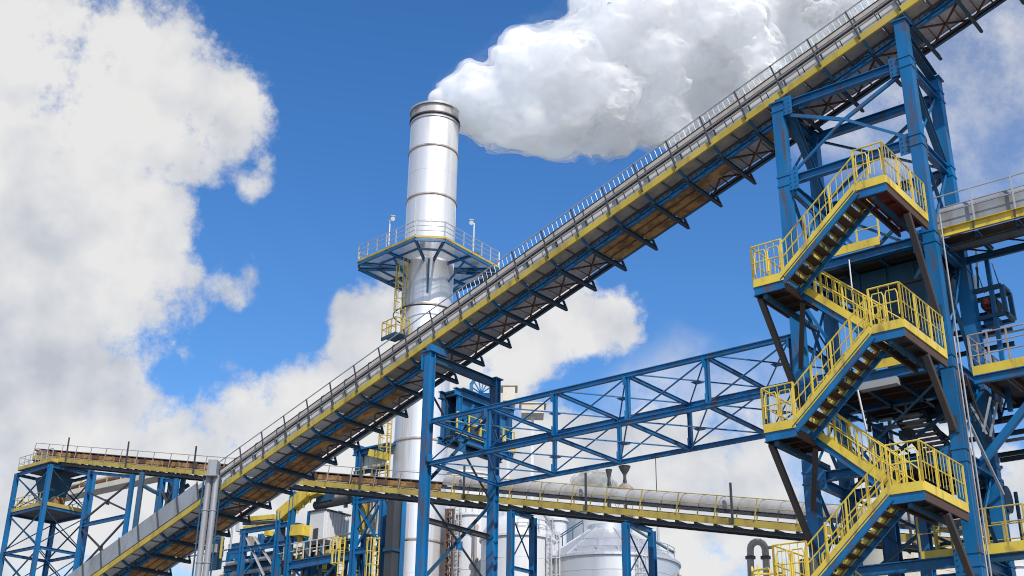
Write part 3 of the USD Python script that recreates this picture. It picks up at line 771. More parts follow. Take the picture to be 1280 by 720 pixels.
# ------------------------------------------------------------------ yellow and blue staircase on the tower's near face
st = Thing('steel_staircase', 'zigzag steel staircase with yellow rails and blue stringers on the near face of the tower', 'staircase', T(2.1, -2.1, 0))
TO, TI = -3.70, -0.50                    # outer edge, tower side
LR, LL = (-0.15, 0.74), (3.22, 4.20)     # right and left landings along s
ZR = [18.13, 13.70, 9.22, 4.74]          # landing floor heights
ZL = [15.98, 11.48, 6.98, 2.5]
LANES = ((-3.70, -2.66), (-2.52, -1.50))


def landing(s0, s1, t0, t1, z_, soffit, left):
    n = 3
    for k in range(n):
        ta, tb_ = t0 + 0.06 + (t1 - t0 - 0.1) * k / n, t0 + 0.06 + (t1 - t0 - 0.1) * (k + 1) / n - 0.015
        p = st.part('landing_plate', slab(T(s0 + 0.05, ta, z_ + 0.03), T(s1 - 0.04, ta, z_ + 0.03), T(s1 - 0.04, tb_, z_ + 0.03), T(s0 + 0.05, tb_, z_ + 0.03), 0.03), soffit)
    for k in range(4):
        tk = t0 + 0.25 + (t1 - t0 - 0.4) * k / 3
        st.part('landing_joist', ibeam(T(s0 + 0.06, tk, z_ - 0.07), T(s1 - 0.05, tk, z_ - 0.07), 0.07, 0.14), soffit)
    # fascia: yellow toe board over a blue channel
    for a, b in (((s0, t0), (s1, t0)), ((s0, t1), (s0, t0)) if not left else ((s1, t0), (s1, t1))):
        st.part('toe_board', box(T(a[0], a[1], z_ + 0.13), T(b[0], b[1], z_ + 0.13), 0.05, 0.25), YELLOW)
    for a, b in (((s0, t0 + 0.012), (s1, t0 + 0.012)), ((s0 + 0.012, t1), (s0 + 0.012, t0 + 0.04)), ((s1 - 0.012, t1), (s1 - 0.012, t0 + 0.04))):
        st.part('landing_channel', channel(T(a[0], a[1], z_ - 0.12), T(b[0], b[1], z_ - 0.12), 0.07, 0.24), BLUE if a[1] != t1 else PRIMER)


def rail_panel(a, b, h=1.08, frame_=True):
    """handrail of a landing: posts, rails, an inner hoop frame and bars."""
    a, b = np.asarray(a), np.asarray(b)
    railing(st, [a, b], h, YELLOW, r=0.025, gap=0.95, mids=1, infill=0.24)
    if frame_:
        d = b - a
        for f0, f1 in ((0.08, 0.47), (0.53, 0.92)):
            p, q = a + d * f0, a + d * f1
            e = 0.12 * (q - p)
            st.part('hoop_frame', bent_tube([p + Z * 0.16, p + Z * (h - 0.3), p + e + Z * (h - 0.18), q - e + Z * (h - 0.18), q + Z * (h - 0.3), q + Z * 0.16], 0.020, 6), YELLOW)


def flight(s0, z0, s1, z1, lane, rails):
    """stringers, treads and handrails between (s0, z0) and (s1, z1)."""
    n = 9
    for t_, sgn in ((lane[0], 1), (lane[1], -1)):
        st.part('stringer_edge', box(T(s0, t_, z0 + 0.17), T(s1, t_, z1 + 0.17), 0.055, 0.21), YELLOW)
        st.part('stringer', channel(T(s0, t_ + 0.01 * sgn, z0 - 0.055), T(s1, t_ + 0.01 * sgn, z1 - 0.055), 0.07, 0.23), BLUE)
    for k in range(n):
        f = (k + 0.5) / n
        s_, z_ = s0 + (s1 - s0) * f, z0 + (z1 - z0) * (k + 1) / (n + 0.4)
        d = 0.15 * (1 if s1 > s0 else -1)
        tread = st.part('tread', slab(T(s_ - d, lane[0] + 0.05, z_), T(s_ + d, lane[0] + 0.05, z_), T(s_ + d, lane[1] - 0.05, z_), T(s_ - d, lane[1] - 0.05, z_), 0.03), PRIMER)
        st.part('nosing', box(T(s_ - d * 1.02, lane[0] + 0.05, z_ - 0.02), T(s_ - d * 1.02, lane[1] - 0.05, z_ - 0.02), 0.055, 0.08), YELLOW_OLD, parent=tread)
    for t_ in rails:
        railing(st, [T(s0, t_, z0 + 0.24), T(s1, t_, z1 + 0.24)], 0.92, YELLOW, r=0.024, gap=0.95, mids=1, infill=0.25)


for i, z_ in enumerate(ZR):
    landing(LR[0], LR[1], TO, TI, z_, RED if i == 0 else CHECK, False)
    rail_panel(T(LR[1], TO, z_ + 0.25), T(LR[0], TO, z_ + 0.25))
    rail_panel(T(LR[0], TO, z_ + 0.25), T(LR[0], TI, z_ + 0.25), frame_=False)
    st.part('landing_brace', box(T(LR[0] + 0.10, -2.0, z_ - 0.26), T(0.02, -0.24, z_ - (3.0 if i == 0 else 2.0)), 0.17, 0.17, E1), BRACE)
    st.part('brace_plate', box(T(0.02, -0.22, z_ - (3.1 if i == 0 else 2.1)), T(0.02, -0.22, z_ - (2.6 if i == 0 else 1.6)), 0.3, 0.03, E2), BLUE_OLD)
    st.part('hanger_beam', box(T(0.35, TO + 0.3, z_ - 0.24), T(0.35, -0.3, z_ - 0.24), 0.10, 0.12), PRIMER)
    st.part('landing_arm', box(T(0.3, TO + 0.1, z_ - 0.30), T(0.3, -0.25, z_ - 0.30), 0.12, 0.12), BLUE_OLD)
    zl = ZL[i]
    landing(LL[0], LL[1], TO, -1.42, zl, PRIMER, True)
    rail_panel(T(LL[0], TO, zl + 0.25), T(LL[1], TO, zl + 0.25))
    rail_panel(T(LL[1], TO, zl + 0.25), T(LL[1], -1.42, zl + 0.25), frame_=False)
    st.part('landing_brace', box(T(LL[1] - 0.06, TO + 0.25, zl - 0.26), T(SL, -0.27, zl - 2.7), 0.16, 0.16, E1), BRACE)
    st.part('landing_brace', box(T(LL[0] + 0.06, TO + 1.3, zl - 0.26), T(SL - 0.1, -0.27, zl - 1.5), 0.14, 0.14, E1), BRACE)
    st.part('landing_arm', box(T(LL[1] - 0.3, TO + 0.1, zl - 0.32), T(LL[1] - 0.3, -0.25, zl - 0.32), 0.14, 0.14), BLUE_OLD)
    flight(LL[0] + 0.03, zl, LR[1] - 0.0, z_, LANES[0], (LANES[0][0], LANES[0][1]))
    if i < 3:
        flight(LR[1] - 0.03, ZR[i + 1], LL[0] + 0.0, zl, LANES[1], (LANES[1][0], LANES[1][1]))
flight(LR[1], 0.05, LL[0], ZL[3], LANES[1], (LANES[1][0], LANES[1][1]))

# ------------------------------------------------------------------ level gallery and platform that leave the tower to the right
rg = Thing('level_gallery', 'short level conveyor gallery with grey cover leaving the right edge from the tower top', 'conveyor', T(-4, 2, 0))
ZG = 18.27
for k in range(7):
    s0, s1 = 0.25 - 1.25 * k, 0.25 - 1.25 * (k + 1)
    rg.part('edge_channel', channel(T(s0, 1.16, ZG + 0.15), T(s1 + 0.01, 1.16, ZG + 0.15), 0.1, 0.30), YELLOW)
    rg.part('side_sheet', slab(T(s0, 1.30, ZG + 0.33), T(s1 + 0.03, 1.30, ZG + 0.33), T(s1 + 0.03, 1.30, ZG + 0.95), T(s0, 1.30, ZG + 0.95), 0.03, -E2), CLAD_OLD)
    arc = [(1.85 - 0.58 * math.cos(math.pi * q / 6), ZG + 0.96 + 0.34 * math.sin(math.pi * q / 6)) for q in range(7)]
    V = np.array([T(s0, t_, z_) for t_, z_ in arc] + [T(s1 + 0.03, t_, z_) for t_, z_ in arc])
    rg.part('belt_hood', (V, np.array([f for q in range(6) for f in ((q, q + 1, 8 + q), (q, 8 + q, 7 + q))])), CLAD_OLD, smooth=40)
    rg.part('cross_beam', ibeam(T(s0, 1.2, ZG - 0.12), T(s0, 2.8, ZG - 0.12), 0.1, 0.2), BLUE_OLD)
    rg.part('brace', angle(T(s0, 1.3, ZG - 0.2), T(s1, 2.7, ZG - 0.2), 0.06), DARK)
    rg.part('floor_plate', slab(T(s0 - 0.05, 1.25, ZG + 0.02), T(s1 + 0.05, 1.25, ZG + 0.02), T(s1 + 0.05, 2.5, ZG + 0.02), T(s0 - 0.05, 2.5, ZG + 0.02), 0.03), PRIMER)
    rg.part('conduit_clip', box(T(s0, 1.10, ZG - 0.02), T(s0, 1.10, ZG + 0.3), 0.04, 0.05, E1), DARK)
rg.part('girder', ibeam(T(0.25, 1.4, ZG - 0.32), T(-8.5, 1.4, ZG - 0.32), 0.12, 0.22), DARK)
rg.part('girder', ibeam(T(0.25, 2.6, ZG - 0.32), T(-8.5, 2.6, ZG - 0.32), 0.12, 0.22), BLUE_OLD)
railing(rg, [T(0.2, 1.16, ZG + 0.3), T(-8.5, 1.16, ZG + 0.3)], 1.15, STEEL, gap=1.25)
for t_ in (1.4, 2.6):
    rg.part('leg', ibeam(T(-8.3, t_, 0), T(-8.3, t_, ZG - 0.43), 0.3, 0.3), BLUE)

pl = Thing('side_platform', 'steel platform with yellow fascia and grey rails at right beside the tower', 'platform', T(-2.5, 2, 0))
ZP = 13.62
for k in range(8):
    s0, s1 = -0.3 - 0.7 * k, -0.3 - 0.7 * (k + 1)
    pl.part('floor_plate', slab(T(s0, 1.22, ZP + 0.05), T(s1 + 0.02, 1.22, ZP + 0.05), T(s1 + 0.02, 4.2, ZP + 0.05), T(s0, 4.2, ZP + 0.05), 0.03), CHECK)
    pl.part('joist', ibeam(T(s0 - 0.3, 1.25, ZP - 0.1), T(s0 - 0.3, 4.2, ZP - 0.1), 0.08, 0.18), PRIMER)
pl.part('floor_fascia', box(T(-0.3, 1.20, ZP + 0.16), T(-5.9, 1.20, ZP + 0.16), 0.05, 0.28), YELLOW)
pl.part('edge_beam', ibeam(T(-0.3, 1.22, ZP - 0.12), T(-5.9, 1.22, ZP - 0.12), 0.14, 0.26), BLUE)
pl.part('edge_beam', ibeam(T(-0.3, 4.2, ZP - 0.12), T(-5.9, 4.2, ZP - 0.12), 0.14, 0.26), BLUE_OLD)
railing(pl, [T(-0.3, 1.20, ZP + 0.3), T(-5.9, 1.20, ZP + 0.3)], 1.0, PIPE, gap=0.55, mids=2)
railing(pl, [T(-0.3, 4.15, ZP + 0.06), T(-5.9, 4.15, ZP + 0.06)], 1.15, PIPE, gap=0.7, mids=2)
railing(pl, [T(-0.3, 1.25, ZP + 0.3), T(-0.3, 4.1, ZP + 0.3)], 1.0, PIPE, gap=0.7, mids=2)
for s_ in (-2.2, -5.6):
    for t_ in (1.6, 3.9):
        pl.part('leg', ibeam(T(s_, t_, 0), T(s_, t_, ZP - 0.25), 0.3, 0.3, E2), BLUE)
pl.part('leg_brace', box(on_plane(1296, 492, T(0, 1.45, 0), E2), on_plane(1205, 607, T(0, 1.45, 0), E2), 0.22, 0.2), BLUE)
for t_ in (1.6, 3.9):
    pl.part('tie_beam', ibeam(T(-2.2, t_, 9.3), T(-5.6, t_, 9.3), 0.2, 0.24), BLUE)

# belt take-up: guides, frame and pulley
tu = Thing('takeup_frame', 'blue belt take-up frame with red pulley hanging on guides right of the tower', 'machine', T(-0.9, 2.65, 0))
PT = T(0, 2.95, 0)
def tp(px, py): return on_plane(px, py, PT, E2)
def tz(px, z_):
    p = tp(px, 380); return np.array([p[0], p[1], z_])
for px in (1213, 1236):
    tu.part('guide_post', box(tz(px + 6, 12.9), tz(px + 6, ZG - 0.2), 0.13, 0.13, E1), BLUE)
a, b, c, d = tp(1208, 368), tp(1252, 357), tp(1258, 391), tp(1213, 402)
for dt in (-0.02, 0.75):
    o = E2 * dt
    for p, q in ((a, b), (b, c), (d, c), (a, d)):
        tu.part('frame_bar', box(p + o, q + o, 0.13, 0.13, E2), BLUE_OLD)
for p in (a, b, c, d):
    tu.part('frame_bar', box(p + E2 * 0.06, p + E2 * 0.68, 0.12, 0.12), BLUE_OLD)
pc = tp(1235, 378)
def drum(c, r, t0, t1, n=20):
    return tube(c + E2 * t0, c + E2 * t1, r, n)
pp = tu.part('pulley', drum(pc, 0.27, 0.10, 0.62), RUBBER)
tu.part('pulley_disc', drum(pc, 0.21, 0.06, 0.10), RED, parent=pp)
tu.part('bearing', box(pc + E2 * -0.1 + Z * 0.08, pc + E2 * -0.1 - Z * 0.12, 0.22, 0.14, E1), RED)
tu.part('counterweight', box(tp(1228, 402) + E2 * 0.35, tp(1246, 397) + E2 * 0.35, 0.5, 0.16), BLUE)
for px in (1226, 1248):
    tu.part('hanger_rope', tube(tp(px, 362) + E2 * 0.35, tz(px - 4, ZG - 0.3) + E2 * 0.35, 0.018, 5), DARK)

# ------------------------------------------------------------------ the second conveyor, far behind, climbing away to the left
CS = math.radians(11.83)
CC = np.array([-math.sin(GRID) * math.cos(CS), math.cos(GRID) * math.cos(CS), math.sin(CS)])
CW = np.cross(E2, CC); CW = CW if CW[2] > 0 else -CW
CP = at(1000, 663, 58.0) - np.array([0, 0, 0.05])


def C(d, u, w):
    return CP + d * CC + u * E2 + w * CW


def c_off(px):
    n = np.cross(ray(px, 0), ray(px, 720))
    return ((EYE - CP) @ n) / (CC @ n)


cg = Thing('pipe_conveyor', 'long thin conveyor with grey half round cover crossing low behind the portal trestle', 'conveyor', C(30, 1, 0) * [1, 1, 0])
D0, D1 = -9.0, c_off(40.0)
DT = c_off(560.0)                 # left of here the cover gives way to open idlers and rusty side boards
STEP = 1.15
k = 0
d = D0
while d < D1 - 0.01:
    e = min(d + STEP, D1)
    cg.part('edge_channel', channel(C(d, 0, 0.16), C(e + 0.005, 0, 0.16), 0.10, 0.34, CW), YELLOW_OLD)
    if d < DT:
        arc = [(0.75 - 0.50 * math.cos(math.radians(-20 + 220 * q / 10)), 0.98 + 0.50 * math.sin(math.radians(-20 + 220 * q / 10))) for q in range(11)]
        V = np.array([C(d + 0.01, u, w) for u, w in arc] + [C(e - 0.01, u, w) for u, w in arc])
        cg.part('cover_sheet', (V, np.array([f for q in range(10) for f in ((q, q + 1, 12 + q), (q, 12 + q, 11 + q))])), TUBE, smooth=40)
        cg.part('cover_hoop', bent_tube([C(d, 0.75 - 0.525 * math.cos(math.radians(-20 + 220 * q / 10)), 0.98 + 0.525 * math.sin(math.radians(-20 + 220 * q / 10))) for q in range(11)], 0.018, 4), PIPE)
        cg.part('side_board', box(C(d, 0.22, 0.66), C(e, 0.22, 0.66), 0.04, 0.16, CW), DARK)
    else:
        cg.part('side_board', box(C(d, 0.22, 0.62), C(e, 0.22, 0.62), 0.04, 0.40, CW), RUST if k % 3 else RUSTBAR)
        cg.part('idler', tube(C(d + 0.5, 0.3, 0.86), C(d + 0.5, 1.2, 0.86), 0.08, 8), RUSTBAR)
        cg.part('belt', box(C(d, 0.75, 0.97), C(e, 0.75, 0.97), 0.85, 0.05, CW), RUBBER)
    cg.part('frame_leg', box(C(d, 0.2, 0.0), C(d, 0.2, 0.62), 0.05, 0.05, CC), YELLOW_OLD)
    cg.part('cross_beam', box(C(d, 0.05, -0.05), C(d, 1.5, -0.05), 0.08, 0.12, CW), DARK)
    if k % 2 == 0:
        cg.part('rail_post', box(C(d, -0.03, 0.33), C(d, -0.03, 1.42), 0.05, 0.05, CC), YELLOW_OLD if d < DT else PIPE)
    if k % 8 == 3:
        cg.part('cable_mast', box(C(d, -0.09, 0.05), C(d, -0.09, 0.05) + Z * 2.1, 0.10, 0.10, CC), DARK)
    k += 1
    d += STEP
for da, db, mt in ((D0, DT, YELLOW_OLD), (DT, D1, PIPE)):
    cg.part('top_rail', tube(C(da, -0.03, 1.42), C(db, -0.03, 1.42), 0.028), mt)
    cg.part('mid_rail', tube(C(da, -0.03, 0.95), C(db, -0.03, 0.95), 0.022), mt)
cg.part('girder', ibeam(C(D0, 0.2, -0.2), C(D1, 0.2, -0.2), 0.14, 0.18, CW), DARK)
cg.part('girder', ibeam(C(D0, 1.4, -0.2), C(D1, 1.4, -0.2), 0.14, 0.18, CW), DARK)
cg.part('return_belt', box(C(D0, 0.75, 0.40), C(D1, 0.75, 0.40), 0.8, 0.03, CW), RUBBER)


def bent(name, label, d, zcut=0.0, w=0.36, spread=1.5, group=None, braces=True, u0=-0.05):
    """a two legged portal under the second conveyor at distance d along it."""
    a, b = C(d, u0, -0.42), C(d, u0 + spread, -0.42)
    a, b = a.copy(), b.copy(); b[2] = a[2]
    th = Thing(name, label, 'trestle', (a + b) / 2 * [1, 1, 0], group)
    for q in (a, b):
        th.part('column', ibeam(q * [1, 1, 0], q, w, w, E2, 0.05, 0.12), BLUE)
        th.part('base_plate', box(q * [1, 1, 0], q * [1, 1, 0] + Z * 0.05, w * 1.7, w * 1.7, E1), BLUE)
    th.part('head_beam', ibeam(a, b, w * 0.6, w * 0.8), BLUE)
    z_ = a[2]
    while z_ > 3 and braces:
        h = min(3.2, z_ - 0.5)
        th.part('brace', angle(a * [1, 1, 0] + Z * (z_ - 0.2), b * [1, 1, 0] + Z * (z_ - h + 0.1), 0.10), BLUE_OLD)
        th.part('brace', angle(b * [1, 1, 0] + Z * (z_ - 0.2) + E1 * 0.06, a * [1, 1, 0] + Z * (z_ - h + 0.1) + E1 * 0.06, 0.10), BLUE_OLD)
        z_ -= h
        th.part('tie_beam', ibeam(a * [1, 1, 0] + Z * z_, b * [1, 1, 0] + Z * z_, w * 0.5, w * 0.6), BLUE)
    return th


bent('portal_trestle', 'blue braced portal trestle standing in front of the cone roofed tank', c_off(784), spread=2.6, w=0.34)
bent('portal_trestle', 'slender blue portal trestle in front of the round white domed tank', c_off(641), spread=2.1, w=0.34)


def lattice(name, label, corners, z0, z1, levels, w, mat=BLUE, group=None, brace_mat=None, category='trestle'):
    corners = [np.asarray(c, float) * [1, 1, 0] for c in corners]
    th = Thing(name, label, category, sum(corners) / len(corners), group)
    for c in corners:
        th.part('column', ibeam(c + Z * z0, c + Z * z1, w, w, E1, w * 0.12, w * 0.3), mat)
    zs = [z1 - w * 0.3] + list(levels) + [z0]
    n = len(corners)
    for i in range(n):
        a, b = corners[i], corners[(i + 1) % n]
        for z_ in zs[:-1]:
            th.part('tie_beam', ibeam(a + Z * z_, b + Z * z_, w * 0.6, w * 0.7), mat)
        for za, zb in zip(zs[:-1], zs[1:]):
            o = 0.04 * np.cross(unit(b - a), Z)
            th.part('brace', angle(a + o + Z * (za - 0.2), b + o + Z * (zb + 0.2), w * 0.28), brace_mat or mat)
            th.part('brace', angle(b - o + Z * (za - 0.2), a - o + Z * (zb + 0.2), w * 0.28), brace_mat or mat)
    return th


# left group: transfer tower under the far end, then two bents
dE = c_off(62.0)
ZE = C(dE, 0, -0.7)[2]
lc = [C(dE + s_, u, 0) for s_, u in ((-1.4, -0.6), (4.0, -0.6), (4.0, 3.6), (-1.4, 3.6))]
lt = lattice('transfer_tower', 'square blue lattice tower at far left under the end of the thin conveyor', lc, 0, ZE, [ZE - 3.6, ZE - 7.0, ZE - 10.6, ZE - 14.5], 0.34, BLUE, brace_mat=BLUE_OLD, category='tower')
m4 = sum(np.asarray(c) * [1, 1, 0] for c in lc) / 4
for z_, mat in ((ZE - 3.45, CHECK), (ZE + 0.3, CHECK)):
    for k in range(4):
        f0, f1 = k / 4, (k + 0.97) / 4
        A0, B0, C0_, D0_ = [np.asarray(c) * [1, 1, 0] + Z * z_ for c in lc]
        lt.part('floor_plate', slab(A0 + (B0 - A0) * f0, A0 + (B0 - A0) * f1, D0_ + (C0_ - D0_) * f1, D0_ + (C0_ - D0_) * f0, 0.06), mat)
for z_, mt in ((ZE - 3.4, YELLOW_OLD), (ZE + 0.34, STEEL)):
    A0, B0, C0_, D0_ = [np.asarray(c) * [1, 1, 0] + Z * z_ for c in lc]
    railing(lt, [A0, B0, C0_, D0_], 1.1, mt, r=0.03, gap=0.9)
    lt.part('floor_fascia', box(A0 + Z * 0.1, B0 + Z * 0.1, 0.05, 0.3), YELLOW_OLD)
    lt.part('floor_fascia', box(D0_ + Z * 0.1, A0 + Z * 0.1, 0.05, 0.3), YELLOW_OLD)
lt.part('transfer_hopper', frustum(((m4 - ORIGIN) @ E1, (m4 - ORIGIN) @ E2), ZE - 3.0, ZE - 0.4, 1.2, 1.2, 2.6, 2.2), BLUE_OLD)
lt.part('drive_motor', tube(m4 + E2 * -1.2 + Z * (ZE - 2.8), m4 + E2 * 0.6 + Z * (ZE - 2.8), 0.45, 14), PIPE)
lt.part('gearbox', box(m4 + E1 * -1.4 + Z * (ZE - 2.7), m4 + E1 * -0.4 + Z * (ZE - 2.7), 1.0, 0.9), RUST)


def far_bent(name, label, px0, px1, py, cat_=True, w=0.31):
    """a bent in the plane along the conveyor, as the photograph shows left of the grey leg."""
    a, b = C(c_off(px0), 0.1, -0.45), C(c_off(px1), 0.1, -0.45)
    th = Thing(name, label, 'trestle', (a + b) / 2 * [1, 1, 0])
    for q in (a, b):
        th.part('column', ibeam(q * [1, 1, 0], q, w, w, E2, w * 0.12, w * 0.3), BLUE)
    th.part('head_beam', ibeam(a - Z * 0.2, b - Z * 0.2, w * 0.6, w * 0.8), BLUE)
    z0 = min(a[2], b[2])
    for i, dz in enumerate((3.3, 7.7, 12.0)):
        qa, qb = a * [1, 1, 0] + Z * (z0 - dz), b * [1, 1, 0] + Z * (z0 - dz)
        th.part('tie_beam', ibeam(qa, qb, w * 0.6, w), BLUE)
        top = z0 - (0.6, 3.6, 8.0)[i]
        bot = z0 - dz + 0.3
        th.part('brace', angle(a * [1, 1, 0] + Z * top, b * [1, 1, 0] + Z * bot, 0.13), DARK)
        th.part('brace', angle(b * [1, 1, 0] + Z * top - E2 * 0.1, a * [1, 1, 0] + Z * bot - E2 * 0.1, 0.13), DARK)
        th.part('gusset', box((qa + qb) / 2 * [1, 1, 0] + Z * ((top + bot) / 2 - 0.2), (qa + qb) / 2 * [1, 1, 0] + Z * ((top + bot) / 2 + 0.2), 0.4, 0.06, E1), DARK)
    return th


far_bent('braced_bent', 'wide blue bent with thin crossed braces left of the grey leg', 114, 167, 600)
far_bent('braced_bent', 'narrow blue bent close beside the grey cover of the inclined gallery', 205, 222, 600, w=0.31)
yb = Thing('far_pipe_bridge', 'cream pipe bridge passing low behind the braced bent at left', 'pipe bridge', at(150, 605, 120) * [1, 1, 0])
pa, pb = at(60, 625, 122), at(215, 592, 112)
yb.part('deck', box(pa, pb, 1.6, 0.5), CREAM)
for dz, r_, m_ in ((0.6, 0.35, RUSTBAR), (1.0, 0.22, CREAM)):
    yb.part('pipe', tube(pa + Z * dz, pb + Z * dz, r_, 10), m_)
for f in np.linspace(0.05, 0.95, 9):
    q = pa + (pb - pa) * f
    yb.part('pipe_saddle', box(q + Z * 0.25, q + Z * 1.3, 0.12, 0.9), YELLOW_OLD)
for f in (0.08, 0.92):
    q = pa + (pb - pa) * f
    yb.part('column', ibeam(q * [1, 1, 0], q - Z * 0.25, 0.4, 0.4), BLUE_OLD)

# looping cable ducts hung under the thin conveyor
cd = Thing('cable_duct', 'dark blue curved cable ducts hanging beneath the thin conveyor near the grey leg', 'duct', at(225, 615, 92) * [1, 1, 0])
for x0, x1, y0, sag in ((178, 236, 606, 12), (196, 232, 616, 8)):
    cd.part('duct', bent_tube([at(x0 + (x1 - x0) * f, y0 + sag * math.sin(math.pi * f), 93.0) for f in np.linspace(0, 1, 9)], 0.16, 6), BLUE_OLD)
for px in (177, 214, 229):
    q = at(px, 600, 93.0)
    cd.part('duct_post', box(q - Z * (7.5 if px != 229 else 1.6), q + Z * 0.6, 0.35, 0.35), BLUE_OLD)

# ------------------------------------------------------------------ chimney
CH = at(532, 420, 92.0) * [1, 1, 0]
ZC_ = lambda py: z_seen(CH, py)
TOP = ZC_(148)
R_ = 1.98
chim = Thing('chimney', 'tall bright metal chimney with flange rings and steam pouring from its top', 'chimney', CH)
cuts = [0.0, ZC_(680), ZC_(556), ZC_(470), ZC_(391), ZC_(255), ZC_(195), ZC_(159)]
for za, zb in zip(cuts[:-1], cuts[1:]):
    chim.part('shell_section', lathe([(R_, za), (R_, zb)], CH, 64), SHELL, smooth=40)
    chim.part('flange_ring', lathe([(R_ + 0.01, zb - 0.09), (R_ + 0.08, zb - 0.09), (R_ + 0.08, zb + 0.04), (R_ + 0.01, zb + 0.05)], CH, 64, close=True), PIPE if zb < cuts[-1] - 1 else STEEL, smooth=40)
    nw = max(1, int((zb - za) / 2.2))
    for q in range(1, nw):
        zz = za + (zb - za) * q / nw
        chim.part('weld_seam', lathe([(R_ - 0.01, zz - 0.02), (R_ + 0.012, zz), (R_ - 0.01, zz + 0.02)], CH, 64), SHELL, smooth=60)
for za, zb, a in ((cuts[4], cuts[5], 0.4), (cuts[5], cuts[6], 1.5), (cuts[6], cuts[7], 0.9), (cuts[3], cuts[4], 1.9), (cuts[2], cuts[3], 1.2), (cuts[1], cuts[2], 0.8)):
    for q in range(3):
        o = np.array([math.cos(a + 2.1 * q - 2.6), math.sin(a + 2.1 * q - 2.6), 0])
        chim.part('plate_seam', box(CH + o * R_ + Z * za, CH + o * R_ + Z * (zb - 0.1), 0.05, 0.03, o), SHELL)
chim.part('top_cap', lathe([(R_ - 0.06, cuts[-1]), (R_ - 0.02, TOP + 0.35), (R_ - 0.16, TOP + 0.35), (R_ - 0.20, cuts[-1] - 6)], CH, 64), SOOT, smooth=40)
chim.part('flange_ring', lathe([(R_ - 0.18, TOP + 0.28), (R_ + 0.14, TOP + 0.28), (R_ + 0.14, TOP + 0.44), (R_ - 0.18, TOP + 0.44)], CH, 64, close=True), STEEL, smooth=40)
chim.part('flange_ring', lathe([(R_ - 0.03, TOP - 0.62), (R_ + 0.12, TOP - 0.62), (R_ + 0.12, TOP - 0.50), (R_ - 0.03, TOP - 0.50)], CH, 64, close=True), DARK, smooth=40)
# square platform with cut corners
PZ = z_seen(CH, 334)
fr, sd = -unit(CH), np.cross(-unit(CH), Z)            # towards the viewer, sideways
octo = [(1.1, 5.5), (5.5, 0.55), (5.5, -0.55), (1.1, -5.5), (-1.1, -5.5), (-5.5, -0.55), (-5.5, 0.55), (-1.1, 5.5)]
P8 = [CH + sd * a + fr * b for a, b in octo]
hole = [(2.15 * math.cos(math.pi / 4 * (1.6 - k)), 2.15 * math.sin(math.pi / 4 * (1.6 - k))) for k in range(8)]
H8 = [CH + sd * a + fr * b for a, b in hole]
for k in range(8):
    j = (k + 1) % 8
    chim.part('deck_grating', slab(H8[k] + Z * PZ, P8[k] + Z * PZ, P8[j] + Z * PZ, H8[j] + Z * PZ, 0.04), GRATE)
    chim.part('deck_edge', box(P8[k] + Z * (PZ + 0.0), P8[j] + Z * (PZ + 0.0), 0.08, 0.17), YELLOW_OLD if k in (7, 0, 6) else BLUE_OLD)
    chim.part('deck_beam', box(P8[k] * 0.985 + CH * 0.015 + Z * (PZ - 0.24), P8[j] * 0.985 + CH * 0.015 + Z * (PZ - 0.24), 0.12, 0.18), BLUE)
    chim.part('radial_beam', ibeam(CH + unit(P8[k] - CH) * R_ + Z * (PZ - 0.20), P8[k] + Z * (PZ - 0.20), 0.16, 0.26), BLUE)
    m = (P8[k] + P8[j]) / 2
    if np.linalg.norm(P8[k] - P8[j]) > 3:
        chim.part('radial_beam', ibeam(CH + unit(m - CH) * R_ + Z * (PZ - 0.20), m + Z * (PZ - 0.20), 0.14, 0.22), BLUE)
    i0, i1 = H8[k] * 0.5 + P8[k] * 0.5, H8[j] * 0.5 + P8[j] * 0.5
    chim.part('ring_beam', box(i0 + Z * (PZ - 0.20), i1 + Z * (PZ - 0.20), 0.10, 0.16), BLUE)
for a in np.radians([38, 142, 220, 320]):
    dirv = sd * math.cos(a) + fr * math.sin(a)
    chim.part('knee_brace', box(CH + dirv * R_ + Z * (PZ - 1.7), CH + dirv * 3.5 + Z * (PZ - 0.30), 0.11, 0.13), BLUE)
chim.part('knee_brace', box(CH + fr * R_ + Z * (PZ - 3.0), CH + fr * (R_ + 0.3) + Z * (PZ - 0.3), 0.14, 0.16), BLUE)
railing(chim, [p + Z * (PZ + 0.15) for p in P8 + [P8[0]]], 1.15, STEEL, r=0.035, gap=1.1, mids=2)
chim.part('port_box', box(CH + fr * (R_ + 0.0) + sd * 0.55 + Z * (PZ + 1.15), CH + fr * (R_ + 0.25) + sd * 0.55 + Z * (PZ + 1.15), 0.4, 0.45), DARK)
chim.part('band_hoop', lathe([(R_ + 0.55, ZC_(396) - 0.06), (R_ + 0.62, ZC_(396)), (R_ + 0.55, ZC_(396) + 0.06)], CH, 40, close=True), DARK)
chim.part('deck_locker', box(CH + sd * -3.9 + fr * 1.0 + Z * (PZ + 0.5), CH + sd * -3.3 + fr * 1.0 + Z * (PZ + 0.5), 0.6, 0.8), DARK)


